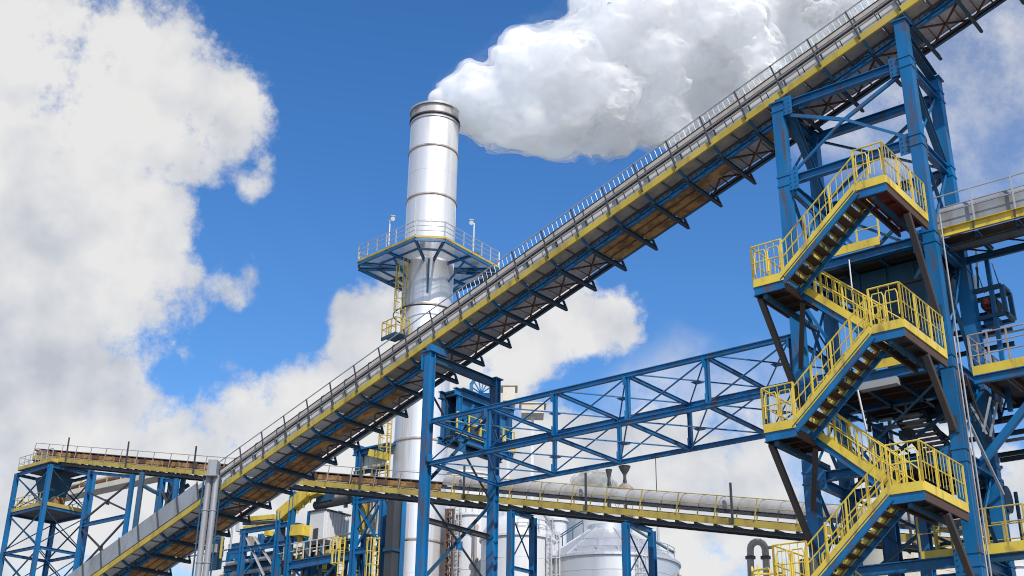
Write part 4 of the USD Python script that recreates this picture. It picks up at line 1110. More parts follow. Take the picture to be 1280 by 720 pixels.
def caged_ladder(th, foot, z0, z1, out, side, w=0.5, mat=YELLOW_OLD, hoop=0.9):
    rl = [foot + side * (w / 2 * s_) for s_ in (-1, 1)]
    for r0 in rl:
        th.part('ladder_rail', box(r0 + Z * z0, r0 + Z * z1, 0.09, 0.09), mat)
    th.part('ladder_rungs', cat([tube(rl[0] + Z * z_, rl[1] + Z * z_, 0.022, 4) for z_ in np.arange(z0 + 0.2, z1, 0.32)]), mat)
    angs = np.linspace(0, math.pi, 7)
    ring = [side * (0.42 * math.cos(a)) + out * (0.12 + 0.72 * math.sin(a)) for a in angs]
    for z_ in np.arange(z0 + 2.2, z1, hoop):
        th.part('cage_hoop', bent_tube([foot + r + Z * z_ for r in ring], 0.035, 4), mat)
    for r in ring[1:-1:1]:
        th.part('cage_strap', box(foot + r + Z * (z0 + 2.2), foot + r + Z * (z1 - 0.1), 0.05, 0.03), mat)


lad = unit(sd * 0.80 + fr * 0.60)
lads = np.cross(Z, lad)
caged_ladder(chim, CH + lad * (R_ + 0.22), z_seen(CH, 433), PZ + 0.1, lad, lads, 0.45, YELLOW_OLD)
caged_ladder(chim, CH + lad * (R_ + 0.9), z_seen(CH, 608), z_seen(CH, 500), lad, lads, 0.45, YELLOW_OLD)
# small rest platform on the ladder run
rz = z_seen(CH, 432)
q0 = CH + lad * (R_ + 0.2) - lads * 0.9 + Z * rz
for f in range(3):
    chim.part('rest_plate', slab(q0 + lads * (0.58 * f), q0 + lads * (0.58 * f + 0.56), q0 + lads * (0.58 * f + 0.56) + lad * 1.25, q0 + lads * (0.58 * f) + lad * 1.25, 0.05), BLUE_OLD)
chim.part('rest_beam', box(q0 + lad * 1.25 - Z * 0.15, q0 + lad * 1.25 + lads * 1.75 - Z * 0.15, 0.12, 0.26), BLUE_OLD)
railing(chim, [q0, q0 + lad * 1.25, q0 + lad * 1.25 + lads * 1.75, q0 + lads * 1.75], 1.2, YELLOW_OLD, r=0.04, gap=0.6)
for k, (px, lab) in enumerate(((481, 'white lamp pole at the left rail of the chimney platform'), (587, 'white lamp pole at the right rail of the chimney platform'))):
    s_ = (px - 532) / FOCAL * 92
    b = CH + sd * (-s_ if (sd @ RIGHT) < 0 else s_) + fr * 2.6 + Z * (PZ + 0.15)
    lp = Thing('lamp_pole', lab, 'lamp', b)
    lp.part('pole', tube(b, b + Z * 2.6, 0.05, 8), WHITE)
    o = RIGHT * [1, 1, 0] * (0.22 if k == 0 else -0.22)
    lp.part('lamp_arm', tube(b + Z * 2.55, b + Z * 2.75 + o, 0.035, 6), WHITE)
    hd = lp.part('lamp_head', tube(b + Z * 2.62 + o, b + Z * 2.62 + o * 1.0 + fr * 0.30 - Z * 0.12, 0.17, 10), WHITE)
    lp.part('lamp_visor', box(b + Z * 2.80 + o - fr * 0.05, b + Z * 2.78 + o + fr * 0.34, 0.34, 0.03), WHITE, parent=hd)


# ------------------------------------------------------------------ tanks and vessels below the thin conveyor
def tank(name, label, px, d, r, py_top, mat, roof=0.0, roof_r=0.0, band=2.4, dome=False, ribs=0, n=48, category='tank'):
    c = at(px, 690, d) * [1, 1, 0]
    zt = z_seen(c + unit(-c) * r, py_top)
    th = Thing(name, label, category, c)
    z_ = 0.0
    while z_ < zt - 0.05:
        z1 = min(z_ + band, zt)
        th.part('shell_course', lathe([(r, z_), (r, z1)], c, n), mat, smooth=40)
        th.part('course_seam', lathe([(r - 0.01, z1 - 0.03), (r + 0.02, z1), (r - 0.01, z1 + 0.03)], c, n), STEEL if not dome else mat, smooth=60)
        z_ = z1
    if dome:
        prof = [(r * math.cos(a), zt + roof * math.sin(a)) for a in np.linspace(0, math.pi / 2 - 0.02, 10)]
    else:
        prof = [(r + 0.10, zt), (roof_r, zt + roof), (0.02, zt + roof + 0.02)]
    if roof:
        th.part('roof', lathe(prof, c, n), mat, smooth=25)
        th.part('eave_ring', lathe([(r, zt - 0.14), (r + 0.14, zt - 0.14), (r + 0.14, zt + 0.02), (r, zt + 0.02)], c, n, close=True), mat)
    for k in range(ribs):
        a = 2 * math.pi * k / ribs
        o = np.array([math.cos(a), math.sin(a), 0])
        th.part('roof_rib', box(c + o * (roof_r + 0.05) + Z * (zt + roof + 0.03), c + o * (r + 0.08) + Z * (zt + 0.05), 0.10, 0.06), mat)
    return th, c, zt


ct, cc, czt = tank('cone_roof_tank', 'large pale metal tank with broad cone roof under the thin conveyor at centre', 760, 84, 4.9, 690, ALU, roof=2.4, roof_r=1.35, ribs=14, band=1.6)
ct.part('roof_curb', lathe([(1.45, czt + 2.3), (1.45, czt + 2.7), (0.05, czt + 2.75)], cc, 32), ALU, smooth=25)
fw = unit(-cc)
sdw = np.cross(fw, Z)
a0, a1 = cc + sdw * 4.6 + fw * 0.8 + Z * (czt + 0.1), cc + sdw * 1.7 + fw * 0.6 + Z * (czt + 2.0)
for o in (0.0, 0.7):
    ct.part('roof_stair_rail', tube(a0 + fw * o + Z * 0.9, a1 + fw * o + Z * 0.9, 0.04), BLUE_OLD)
    for f in np.linspace(0, 1, 5):
        q = a0 + (a1 - a0) * f + fw * o
        ct.part('rail_post', box(q, q + Z * 0.9, 0.05, 0.05), BLUE_OLD)
a0, a1 = cc - sdw * 1.5 + fw * 0.8 + Z * (czt + 2.1), cc - sdw * 4.6 + fw * 0.8 + Z * (czt + 0.2)
ct.part('roof_pipe', tube(a0 + Z * 0.5, a1 + Z * 0.5, 0.10, 8), BLUE_OLD)
tank('storage_drum', 'upright grey drum just behind the cone roofed tank', 748, 101, 2.9, 636, CLAD, roof=0.4, roof_r=0.2, n=40)
dt_, dc_, dz1 = tank('domed_tank', 'round white domed tank behind the slender portal trestle', 647, 82, 2.5, 666, WHITE, roof=1.8, dome=True)
ws_, wc_, wz_ = tank('white_silo', 'narrow white silo standing just right of the chimney foot', 589, 86, 1.55, 641, WHITE, roof=0.15, roof_r=0.3)
vt, vc, vz = tank('white_vessel', 'slim white vessel with curved pipe between domed tank and cone roofed tank', 696, 90, 0.75, 648, WHITE, roof=0.5, dome=True, n=28)
vt.part('curved_pipe', bent_tube([at(674, 640, 86), at(680, 643, 86), at(685, 650, 86), at(687, 660, 86), at(684, 669, 86)], 0.11, 8), STEEL)
tank('beige_tank', 'big beige tank seen between the stair tower legs at lower right', 1124, 72, 3.2, 668, CREAM, roof=0.8, roof_r=0.3)
tank('white_tank', 'wide white tank low behind the tower at the bottom right edge', 1235, 80, 4.6, 706, WHITE, roof=0.7, roof_r=0.3)
for th_, c_, r_, z_, ang in ((vt, vc, 0.75, vz, 0.6),):
    o = unit(-c_); side = np.cross(o, Z)
    th_.part('nozzle', tube(c_ + o * r_ + Z * (z_ - 1.2), c_ + o * (r_ + 0.35) + Z * (z_ - 1.2), 0.14, 10), STEEL)
    th_.part('gauge_pipe', tube(c_ + o * (r_ + 0.12) + side * 0.3 + Z * 2, c_ + o * (r_ + 0.12) + side * 0.3 + Z * z_, 0.05, 6), STEEL)
dr, dc, dz_ = tank('flat_drum', 'broad pale drum vessel half hidden behind the trestle above the thin conveyor', 578, 97, 3.3, 588, SIDING, roof=0.35, roof_r=0.2, band=1.5)
for th_, c_, r_, z_, off in ((dt_, dc_, 2.5, dz1, 0.9), (ws_, wc_, 1.55, wz_, -0.6), (ct, cc, 4.65, czt, 0.45)):
    o = unit(-c_)
    o = unit(o * math.cos(off) + np.cross(o, Z) * math.sin(off) * -1)
    sd_ = np.cross(Z, o)
    caged_ladder(th_, c_ + o * (r_ + 0.2), 0.3, z_ + 0.3, o, sd_, 0.5, STEEL, hoop=1.1)
    o2 = unit(o + sd_ * 0.9)
    for zz in (z_ - 1.1, z_ - 3.4):
        th_.part('nozzle', tube(c_ + o2 * (r_ - 0.05) + Z * zz, c_ + o2 * (r_ + 0.35) + Z * zz, 0.16, 12), STEEL)
        th_.part('nozzle_flange', tube(c_ + o2 * (r_ + 0.35) + Z * zz, c_ + o2 * (r_ + 0.43) + Z * zz, 0.27, 14), PIPE)
    th_.part('down_pipe', tube(c_ + o2 * (r_ + 0.55) + Z * 0.2, c_ + o2 * (r_ + 0.55) + Z * (z_ - 1.0), 0.11, 8), PIPE)
    ring = [c_ + np.array([math.cos(a), math.sin(a), 0]) * (r_ + 0.02) + Z * z_ for a in np.linspace(math.atan2(o[1], o[0]) - 0.9, math.atan2(o[1], o[0]) + 0.9, 7)]
    railing(th_, ring, 1.0, STEEL, r=0.03, gap=1.2)
# ladder shaft beside the silo
ls = Thing('ladder_shaft', 'brown caged ladder shaft between chimney foot and white silo', 'ladder', at(561, 680, 84) * [1, 1, 0])
q = at(561, 680, 84) * [1, 1, 0]
zt = z_seen(q, 636)
for dx in (-0.28, 0.28):
    for dy in (0, 0.5):
        ls.part('shaft_post', box(q + RIGHT * [1, 1, 0] * dx + Z * 0 + np.array([0, dy, 0]), q + RIGHT * [1, 1, 0] * dx + Z * zt + np.array([0, dy, 0]), 0.14, 0.14), PRIMER)
for z_ in np.arange(0.5, zt, 0.55):
    ls.part('rung', box(q + RIGHT * [1, 1, 0] * -0.28 + Z * z_, q + RIGHT * [1, 1, 0] * 0.28 + Z * z_, 0.10, 0.12), RUSTBAR)
ls.part('back_sheet', box(q + np.array([0, 0.55, 0]), q + np.array([0, 0.55, 0]) + Z * zt, 0.64, 0.05, FWD * [1, 1, 0]), PRIMER)
# roof vents seen above the thin conveyor
for px, py, rr, lab in ((782, 588, 0.9, 'larger dark mushroom vent on a stalk above the thin conveyor'), (762, 592, 0.5, 'smaller dark vent left of the larger mushroom vent')):
    b = at(px, 640, 101)
    zt_ = z_seen(b, py - 5)
    v = Thing('roof_vent', lab, 'vent', b)
    v.part('stalk', lathe([(0.16, b[2] - 1.5), (0.13, zt_ - 0.6)], b, 10), DARK, smooth=40)
    v.part('vent_cap', lathe([(0.13, zt_ - 0.75), (rr * 0.42, zt_ - 0.35), (rr * 0.6, zt_), (0.02, zt_ + 0.08)], b, 14), DARK)
    if rr > 0.6:
        zc = z_seen(b, 609)
        v.part('vent_hood', lathe([(rr * 0.85, zc - 0.5), (rr * 0.8, zc - 0.1), (rr * 0.4, zc + 0.25), (0.15, zc + 0.3)], b, 16), PIPE, smooth=30)
        for k in range(5):
            a = 2 * math.pi * k / 5
            o = np.array([math.cos(a), math.sin(a), 0])
            v.part('vent_strut', tube(b * [1, 1, 0] + o * rr * 0.8 + Z * (zc - 1.4), b * [1, 1, 0] + o * rr * 0.8 + Z * (zc - 0.4), 0.05, 5), DARK)
    for k in range(3):
        a = 2 * math.pi * k / 3 + 0.4
        v.part('stay_wire', tube(b * [1, 1, 0] + Z * (zt_ - 0.5), b * [1, 1, 0] + 1.0 * np.array([math.cos(a), math.sin(a), 0]) + Z * (b[2] - 1.0), 0.025, 4), DARK)
ant = Thing('antenna', 'thin whip antenna rising above the thin conveyor right of the vents', 'antenna', at(822, 645, 100))
b = at(822, 645, 100)
ant.part('whip', tube(b - Z * 3, [b[0], b[1], z_seen(b, 573)], 0.04, 5), DARK)
ant.part('mount', tube(b - Z * 3.2, b - Z * 1.0, 0.12, 8), STEEL)

# ------------------------------------------------------------------ blue drive house behind the middle of the gallery
DP = at(574, 503, 66)
dh = Thing('drive_house', 'blue steel drive house with yellow deck behind the portal trestle', 'building', DP * [1, 1, 0])
zr, zw, zf, zbm = (z_seen(DP, p) for p in (491, 497, 541, 548))
LEN, WID = 4.4, 1.1
def D_(u, w, z_): return DP * [1, 1, 0] + E2 * u + E1 * w + Z * z_
for u in (0.0, LEN / 2, LEN):
    for w_ in (0.0, WID):
        dh.part('column', ibeam(D_(u, w_, zf - 0.3), D_(u, w_, zr - 0.2), 0.24, 0.24, E2, 0.04, 0.1), BLUE)
for w_ in (0.0, WID):
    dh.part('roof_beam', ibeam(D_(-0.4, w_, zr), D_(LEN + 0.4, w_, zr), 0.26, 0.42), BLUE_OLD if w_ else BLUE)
    dh.part('floor_beam', ibeam(D_(-0.4, w_, zf - 0.3), D_(LEN + 0.4, w_, zf - 0.3), 0.24, 0.36), BLUE)
for u in np.linspace(0, LEN, 5):
    dh.part('roof_joist', ibeam(D_(u, 0.1, zr + 0.02), D_(u, WID - 0.1, zr + 0.02), 0.16, 0.24), BLUE_OLD)
    dh.part('floor_joist', ibeam(D_(u, 0.1, zf - 0.3), D_(u, WID - 0.1, zf - 0.3), 0.14, 0.24), BLUE_OLD)
for k in range(6):
    u0, u1 = LEN * k / 6, LEN * (k + 0.98) / 6
    dh.part('roof_sheet', slab(D_(u0, -0.3, zr + 0.26), D_(u1, -0.3, zr + 0.26), D_(u1, WID + 0.3, zr + 0.26), D_(u0, WID + 0.3, zr + 0.26), 0.05), BLUE)
    dh.part('floor_plate', slab(D_(u0, 0, zf - 0.05), D_(u1, 0, zf - 0.05), D_(u1, WID, zf - 0.05), D_(u0, WID, zf - 0.05), 0.05), CHECK)
    if k != 3:
        dh.part('wall_sheet', box(D_((u0 + u1) / 2, 0.18, zr - 1.35), D_((u0 + u1) / 2, 0.18, zr - 0.22), (u1 - u0), 0.04, E1), BLUE)
        dh.part('wall_sheet', box(D_((u0 + u1) / 2, WID - 0.18, zf), D_((u0 + u1) / 2, WID - 0.18, zr - 0.22), (u1 - u0), 0.04, E1), BLUE_OLD)
dh.part('floor_fascia', box(D_(-0.4, -0.16, zf + 0.02), D_(LEN + 0.4, -0.16, zf + 0.02), 0.04, 0.26), YELLOW)
railing(dh, [D_(-0.3, -0.15, zf + 0.1), D_(LEN + 0.3, -0.15, zf + 0.1)], 1.0, YELLOW, r=0.035, gap=1.0)
for px, w_ in ((612, 0.2), (616.5, WID - 0.2)):
    q = on_plane(px, 640, D_(0, w_, 0), E1) * [1, 1, 0]
    dh.part('leg', ibeam(q, q + Z * (zf - 0.4), 0.22, 0.22, E2, 0.03, 0.08), BLUE)
dh.part('spread_beam', ibeam(D_(-0.3, WID / 2, zf - 0.55), D_(LEN, WID / 2, zf - 0.55), 0.2, 0.2), BLUE_OLD)
dh.part('gearbox', box(D_(2.0, 0.65, zf + 0.45), D_(3.4, 0.65, zf + 0.45), 0.8, 0.9), YELLOW_OLD)
dh.part('motor', tube(D_(3.5, 0.65, zf + 0.5), D_(4.2, 0.65, zf + 0.5), 0.36, 14), BLUE)
dh.part('coupling_guard', tube(D_(0.9, 0.65, zf + 0.5), D_(1.9, 0.65, zf + 0.5), 0.5, 14), DARK)
for u in (0.2, LEN - 0.4):
    dh.part('knee_brace', box(D_(u, 0, zf + 0.2), D_(u + (1.0 if u < 1 else -1.0), 0, zr - 0.4), 0.12, 0.12), BLUE)
# fan shaped guard on the roof
fa = Thing('arched_guard', 'arched blue guard with fan of spokes on top of the drive house', 'guard', at(600, 498, 64.5))
FA = on_plane(601, 499, D_(0, 0.35, 0), E1)
FA[2] = zr + 0.62
def fp_(a, r): return FA + RIGHT * (r * math.cos(a)) + Z * (r * math.sin(a))
oct_ = [FA + RIGHT * x + Z * y for x, y in ((-0.56, -0.1), (-0.56, 0.55), (-0.32, 0.92), (0.32, 0.92), (0.56, 0.55), (0.56, -0.1))]
for p, q in zip(oct_[:-1], oct_[1:]):
    fa.part('arch_segment', box(p, q, 0.20, 0.14, FWD), BLUE)
for a in np.radians([35, 60, 80, 100, 120, 145]):
    fa.part('spoke', box(fp_(a, 0.12), fp_(a, 0.80), 0.07, 0.07, FWD), BLUE)
fa.part('hub', tube(FA - FWD * 0.1, FA + FWD * 0.1, 0.16, 12), BLUE)
fa.part('arch_base', box(oct_[0], oct_[-1], 0.24, 0.12, FWD), BLUE)
# cream cabins behind it
for px0, px1, y0, y1, dd, lab in ((629, 644, 482, 502, 96, 'small cream rooftop cabin above the left end of the truss bridge'), (652, 680, 504, 517, 98, 'low cream rooftop block behind the truss bridge beside the small cabin')):
    P = at(px0, y0, dd)
    cb = Thing('roof_cabin', lab, 'cabin', P)
    wd = (px1 - px0) / FOCAL * dd
    h = (y1 - y0) / FOCAL * dd
    for sgn, axd, nm in ((0, RIGHT * [1, 1, 0], 'wall'),):
        cb.part('wall', box(P + RIGHT * wd / 2 - Z * h + FWD * [1, 1, 0] * 1.0, P + RIGHT * wd / 2 + FWD * [1, 1, 0] * 1.0, 2.0, wd, RIGHT), CREAM)
    cb.part('roof', slab(P - RIGHT * 0.2 + Z * 0.05 - FWD * [1, 1, 0] * 0.2, P + RIGHT * (wd + 0.2) + Z * 0.05 - FWD * [1, 1, 0] * 0.2, P + RIGHT * (wd + 0.2) + Z * 0.15 + FWD * [1, 1, 0] * 2.2, P - RIGHT * 0.2 + Z * 0.15 + FWD * [1, 1, 0] * 2.2, 0.1), CREAM)
    cb.part('opening', box(P + RIGHT * wd * 0.3 - Z * h * 0.75 - FWD * [1, 1, 0] * 0.02, P + RIGHT * wd * 0.3 - Z * h * 0.45 - FWD * [1, 1, 0] * 0.02, 0.05, wd * 0.3, RIGHT), DARK)
    q = P + RIGHT * wd * 0.5 - Z * h + FWD * [1, 1, 0] * 0.9
    cb.part('leg', box(q, q * [1, 1, 0], 0.22, 0.22), WHITE)

# ------------------------------------------------------------------ process frame left of the chimney foot
FP = at(363, 700, 90)
def fp(px, py, back=0.0): return on_plane(px, py, FP + E2 * back, E2)
def fv(px, z_, back=0.0):
    p = fp(px, 690, back); return np.array([p[0], p[1], z_])
def fz(px, py, back=0.0): return fp(px, py, back)[2]
pf = Thing('process_frame', 'dense blue steel process frame with yellow walkways left of the chimney foot', 'plant frame', FP * [1, 1, 0])
for px, py, back in ((303, 664, 0), (346, 640, 0), (361, 616, 0), (442, 560, 0), (476, 626, 0), (500, 628, 0), (288, 690, 2), (325, 668, 3), (385, 640, 3), (420, 640, 3.5), (462, 566, 3), (318, 690, 1.4), (455, 650, 1.4)):
    pf.part('column', ibeam(fv(px, 0, back), fv(px, fz(px, py, back), back), 0.42, 0.42, E1, 0.05, 0.12), BLUE)
for (x0, y0, x1, y1, back, hgt, mat) in ((363, 707, 440, 694, 0, 0.62, BLUE), (285, 690, 362, 678, 0, 0.4, BLUE), (300, 665, 362, 655, 0, 0.4, BLUE), (440, 628, 502, 618, 0, 0.4, BLUE), (362, 620, 442, 606, 1.5, 0.4, BLUE_OLD), (280, 712, 362, 700, 1.4, 0.5, BLUE_OLD), (442, 690, 503, 681, 0, 0.4, BLUE), (300, 700, 440, 676, 3, 0.4, BLUE_OLD), (442, 566, 484, 559, 0, 0.5, BLUE), (442, 592, 484, 585, 0, 0.3, BLUE_OLD)):
    pf.part('beam', ibeam(fp(x0, y0, back), fp(x1, y1, back), hgt * 0.5, hgt), mat)
for (x0, y0, x1, y1) in ((306, 668, 330, 720), (344, 668, 306, 716), (318, 672, 344, 712), (446, 630, 474, 680), (474, 632, 446, 682), (367, 712, 392, 740), (420, 705, 395, 735), (478, 632, 498, 676), (446, 664, 474, 626)):
    pf.part('brace', angle(fp(x0, y0, 0.1), fp(x1, y1, 0.1), 0.14), STEEL if x0 < 320 else BLUE)
for k in range(7):
    x0, x1 = 350 + 13 * k, 350 + 13 * k + 12.6
    a, b = fp(x0, 706 - (x0 - 363) * 0.165, 0.1), fp(x1, 706 - (x1 - 363) * 0.165, 0.1)
    a[2] = b[2] = FP[2] - 0.05
    pf.part('walkway_plate', slab(a, b, b + E2 * 1.6, a + E2 * 1.6, 0.05), CHECK)
za = FP[2] + 0.05
A1, A2 = fv(347, za, 0.0), fv(421, za, 0.0)
railing(pf, [A1, A2], 1.15, CREAM, r=0.04, gap=0.75)
railing(pf, [A1 + E2 * 1.5, A2 + E2 * 1.5], 1.15, YELLOW, r=0.04, gap=0.75)
for k in range(6):
    q = A1 + (A2 - A1) * (k + 0.5) / 6 + E2 * 1.2
    pf.part('pump', tube(q + Z * 0.3, q + Z * 0.3 + E1 * 0.7, 0.3, 10), (RUST, YELLOW_OLD, DARK)[k % 3])
for px, y0, y1 in ((427, 672, 706), (470, 672, 740)):
    caged_ladder(pf, fp(px, 690, -0.4) * [1, 1, 0], fz(px, y1, -0.4) - 2.2, fz(px, y0, -0.4), -E2, -E1, 0.55, YELLOW)
for x0, x1, y0 in ((302, 345, 650), (306, 343, 661)):
    pf.part('yellow_beam', box(fp(x0, y0, 0.6), fp(x1, y0 - 4, 0.6), 0.4, 0.35), YELLOW)
pf.part('cable_tray', box(fp(305, 655, 0.5), fp(345, 652, 0.5), 0.3, 0.18), DARK)
pf.part('roof_sheet', slab(fp(446, 561, -0.3) , fp(484, 553, -0.3), fp(484, 553, -0.3) + E2 * 3.4 + Z * 0.4, fp(446, 561, -0.3) + E2 * 3.4 + Z * 0.4, 0.12), BLUE)
pf.part('yellow_beam', box(fp(463, 566, -0.4), fp(486, 571, -0.4), 0.4, 0.5), YELLOW)
for k in range(5):
    x0 = 447 + 7 * k
    pf.part('wall_sheet', slab(fp(x0, 567, 0.3), fp(x0 + 6.6, 566, 0.3), fp(x0 + 6.6, 586, 0.3), fp(x0, 587, 0.3), 0.06, -E2), CREAM)
railing(pf, [fp(444, 607, -0.2), fp(484, 600, -0.2)], 1.1, YELLOW_OLD, r=0.04, gap=0.8)
for px, back in ((448, 0.6), (462, 1.0), (452, 1.6), (466, 1.9)):
    pf.part('duct', tube(fv(px, fz(px, 668, back), back), fv(px + 3, fz(px, 628, back), back), 0.35, 10), (YELLOW_OLD, RUST, CREAM, YELLOW)[int(px) % 4])
pf.part('dark_duct', box(fv(490, 0, -0.5), fv(490, fz(490, 622, -0.5), -0.5), 0.75, 0.7, E1), DARK)
pf.part('duct_collar', box(fv(490, fz(490, 690, -0.5), -0.5), fv(490, fz(490, 686, -0.5), -0.5), 0.95, 0.9, E1), BLUE_OLD)
for (x0, y0, x1, y1) in ((284, 705, 360, 694), (290, 718, 350, 708)):
    pf.part('pipe', tube(fp(x0, y0, 0.9), fp(x1, y1, 0.9), 0.16, 8), STEEL)
rng = np.random.default_rng(11)
for k in range(64):
    px, py, bk = rng.uniform(262, 498), rng.uniform(664, 735), rng.uniform(2.2, 5.5)
    q = fp(px, py, bk)
    kind = k % 4
    if kind == 0:
        pf.part('pipe_run', tube(q, q + E1 * rng.uniform(1.5, 4.0), rng.uniform(0.06, 0.16), 8), (STEEL, PIPE, BLUE_OLD, CREAM)[k // 4 % 4])
    elif kind == 1:
        pf.part('riser', tube(q - Z * rng.uniform(1, 3), q + Z * rng.uniform(0.3, 1.2), rng.uniform(0.05, 0.12), 8), (BLUE, DARK, STEEL, YELLOW_OLD)[k // 4 % 4])
    elif kind == 2:
        pf.part('tie_beam', ibeam(q, q + E1 * rng.uniform(2, 4), 0.16, 0.24), (BLUE, BLUE_OLD)[k // 4 % 2])
    else:
        pf.part('equipment_box', box(q, q + Z * rng.uniform(0.4, 1.0), rng.uniform(0.3, 0.8), rng.uniform(0.3, 0.8), E1), (BLUE, DARK, YELLOW, PIPE, WHITE)[k // 4 % 5])
for k, (px, py, bk, w_, h_2) in enumerate(((268, 690, 4.0, 2.2, 2.6), (296, 700, 4.4, 2.4, 3.4), (330, 705, 4.2, 2.0, 2.2), (352, 690, 4.6, 1.4, 3.0), (400, 716, 4.0, 2.4, 1.6), (452, 700, 4.2, 1.6, 2.4), (490, 712, 3.8, 1.2, 2.0))):
    q = fp(px, py, bk)
    pf.part('shroud_panel', box(q - Z * h_2 * 0.6, q + Z * h_2 * 0.4, w_, 0.12, E2), (BLUE_OLD, BLUE, BLUE_DARK)[k % 3])
    pf.part('panel_frame', box(q + Z * h_2 * 0.4 - E1 * w_ / 2, q + Z * h_2 * 0.4 + E1 * w_ / 2, 0.2, 0.14), BLUE)
for k in range(10):
    q = fp(366 + 13.5 * k, 722 + (k % 3) * 5, 1.6)
    pf.part('valve_stand', box(q - Z * 1.5, q + Z * (0.3 + 0.25 * (k % 3)), 0.18, 0.18), (YELLOW, BLUE, YELLOW_OLD)[k % 3])
    pf.part('valve_wheel', tube(q + Z * 0.45, q + Z * 0.5, 0.28, 10), (YELLOW, RED, DARK)[k % 3])
# white bin
wb = Thing('white_bin', 'square white bin with ribbed grey right side above the yellow walkway', 'bin', fp(403, 673, 0.8) * [1, 1, 0])
B0 = fp(403, 674, 0.6)
zt, zb = fz(403, 638, 0.6), B0[2]
e_l = E1 * 1.55
e_r = E2 * 2.6
c4 = [B0 * [1, 1, 0], B0 * [1, 1, 0] + e_r, B0 * [1, 1, 0] + e_r + e_l, B0 * [1, 1, 0] + e_l]
wb.part('bin_body', prism(c4, zb, zt), WHITE)
for k in range(9):
    q = c4[0] + e_r * (k + 0.5) / 9 - E1 * 0.02
    wb.part('bin_rib', box(q + Z * (zb + 0.05), q + Z * (zt - 0.05), 0.08, 0.10, E2), SIDING)
wb.part('bin_roof', prism([c4[0] - E1 * 0.1 - E2 * 0.1, c4[1] - E1 * 0.1 + E2 * 0.1, c4[2] + E1 * 0.1 + E2 * 0.1, c4[3] + E1 * 0.1 - E2 * 0.1], zt, zt + 0.12), DARK)
wb.part('bin_base', prism([c4[0] - E1 * 0.15 - E2 * 0.1, c4[1] - E1 * 0.15, c4[2], c4[3] - E2 * 0.1], zb - 0.35, zb), DARK)
for c in c4:
    wb.part('bin_leg', box(c * 0.99 + sum(c4) / 4 * 0.01, c * 0.99 + sum(c4) / 4 * 0.01 + Z * (zb - 0.35), 0.25, 0.25), BLUE_OLD)
wb.part('bin_door', box(c4[3] * 0.5 + c4[0] * 0.5 - E2 * 0.03 + Z * (zb + 0.1), c4[3] * 0.5 + c4[0] * 0.5 - E2 * 0.03 + Z * (zb + 0.9), 0.06, 0.5, E1), DARK)
# fan and screw on top of the bin
fn = Thing('screw_drive', 'dark screw drive and pipe lying on top of the white bin', 'machine', fp(405, 628, 1.2))
fn.part('screw_pipe', tube(fp(395, 632, 1.0), fp(438, 624, 1.0), 0.34, 12), DARK)
fn.part('drive_housing', box(fp(400, 624, 1.0), fp(420, 620, 1.0), 0.8, 0.7), BLUE_OLD)
fn.part('drive_motor', tube(fp(421, 622, 1.0), fp(434, 619, 1.0), 0.28, 12), PIPE)
for px in (400, 432):
    fn.part('saddle', box(fp(px, 634, 1.0), fp(px, 628, 1.0), 0.3, 0.3), DARK)
# yellow chute
yc = Thing('yellow_chute', 'bright yellow chute sloping down left from the dark screw drive', 'chute', fp(375, 632, 0.2))
yc.part('trough', channel(fp(352, 652, 0.2), fp(392, 618, 0.2), 0.9, 0.75, E2), YELLOW)
yc.part('chute_head', box(fp(388, 616, 0.3), fp(402, 611, 0.3), 0.8, 0.8), YELLOW)
for f in np.linspace(0.1, 0.9, 5):
    q = fp(352 + 40 * f, 652 - 34 * f, 0.15)
    yc.part('chute_rib', box(q - Z * 0.42 - E1 * 0.0, q + Z * 0.42, 0.1, 0.16, E2), YELLOW_OLD)
yc.part('collecting_box', box(fp(368, 664, 0.2), fp(383, 663, 0.2), 0.9, 0.8), YELLOW)
yc.part('collecting_cone', tube(fp(375, 678, 0.3), fp(375, 668, 0.3), 0.22, 10), YELLOW_OLD)
yc.part('chute_leg', box(fp(356, 652, 0.3), fp(356, 652, 0.3) * [1, 1, 0], 0.2, 0.2), BLUE_OLD)

# ------------------------------------------------------------------ small things by the foot of the stairs
up = Thing('bent_pipe', 'brown lagged pipe with a U bend at the left foot of the stairs', 'pipe', at(947, 690, 46) * [1, 1, 0])
pts = [at(938, 790, 46), at(938, 700, 46), at(938, 686, 46)]
pts += [at(947 - 9 * math.cos(a), 686 - 9 * math.sin(a), 46) for a in np.linspace(0.35, math.pi - 0.35, 6)]
pts += [at(956.5, 687, 46), at(957.5, 700, 46), at(958, 790, 46)]
q0, q1 = pts[0].copy(), pts[-1].copy(); q0[2] = 0; q1[2] = 0
up.part('bend', bent_tube([q0] + pts[1:-1] + [q1], 0.135, 12), PIPE, smooth=50)
for p in (at(938, 697, 46), at(957, 697, 46)):
    up.part('pipe_flange', tube(p - Z * 0.05, p + Z * 0.05, 0.2, 14), DARK)
up.part('branch_pipe', tube(at(957, 685, 46), at(966, 684, 46), 0.06, 8), PIPE)
cl = Thing('caged_ladder', 'yellow caged ladder standing at the lowest left landing', 'ladder', T(4.95, -2.4, 0))
caged_ladder(cl, T(4.75, -2.3, 0), 0.2, 8.15, E1, -E2, 0.5, YELLOW, hoop=0.55)
cl.part('bollard_drum', tube(T(4.3, -1.2, 7.1), T(4.3, -1.2, 8.3), 0.34, 14), DARK)

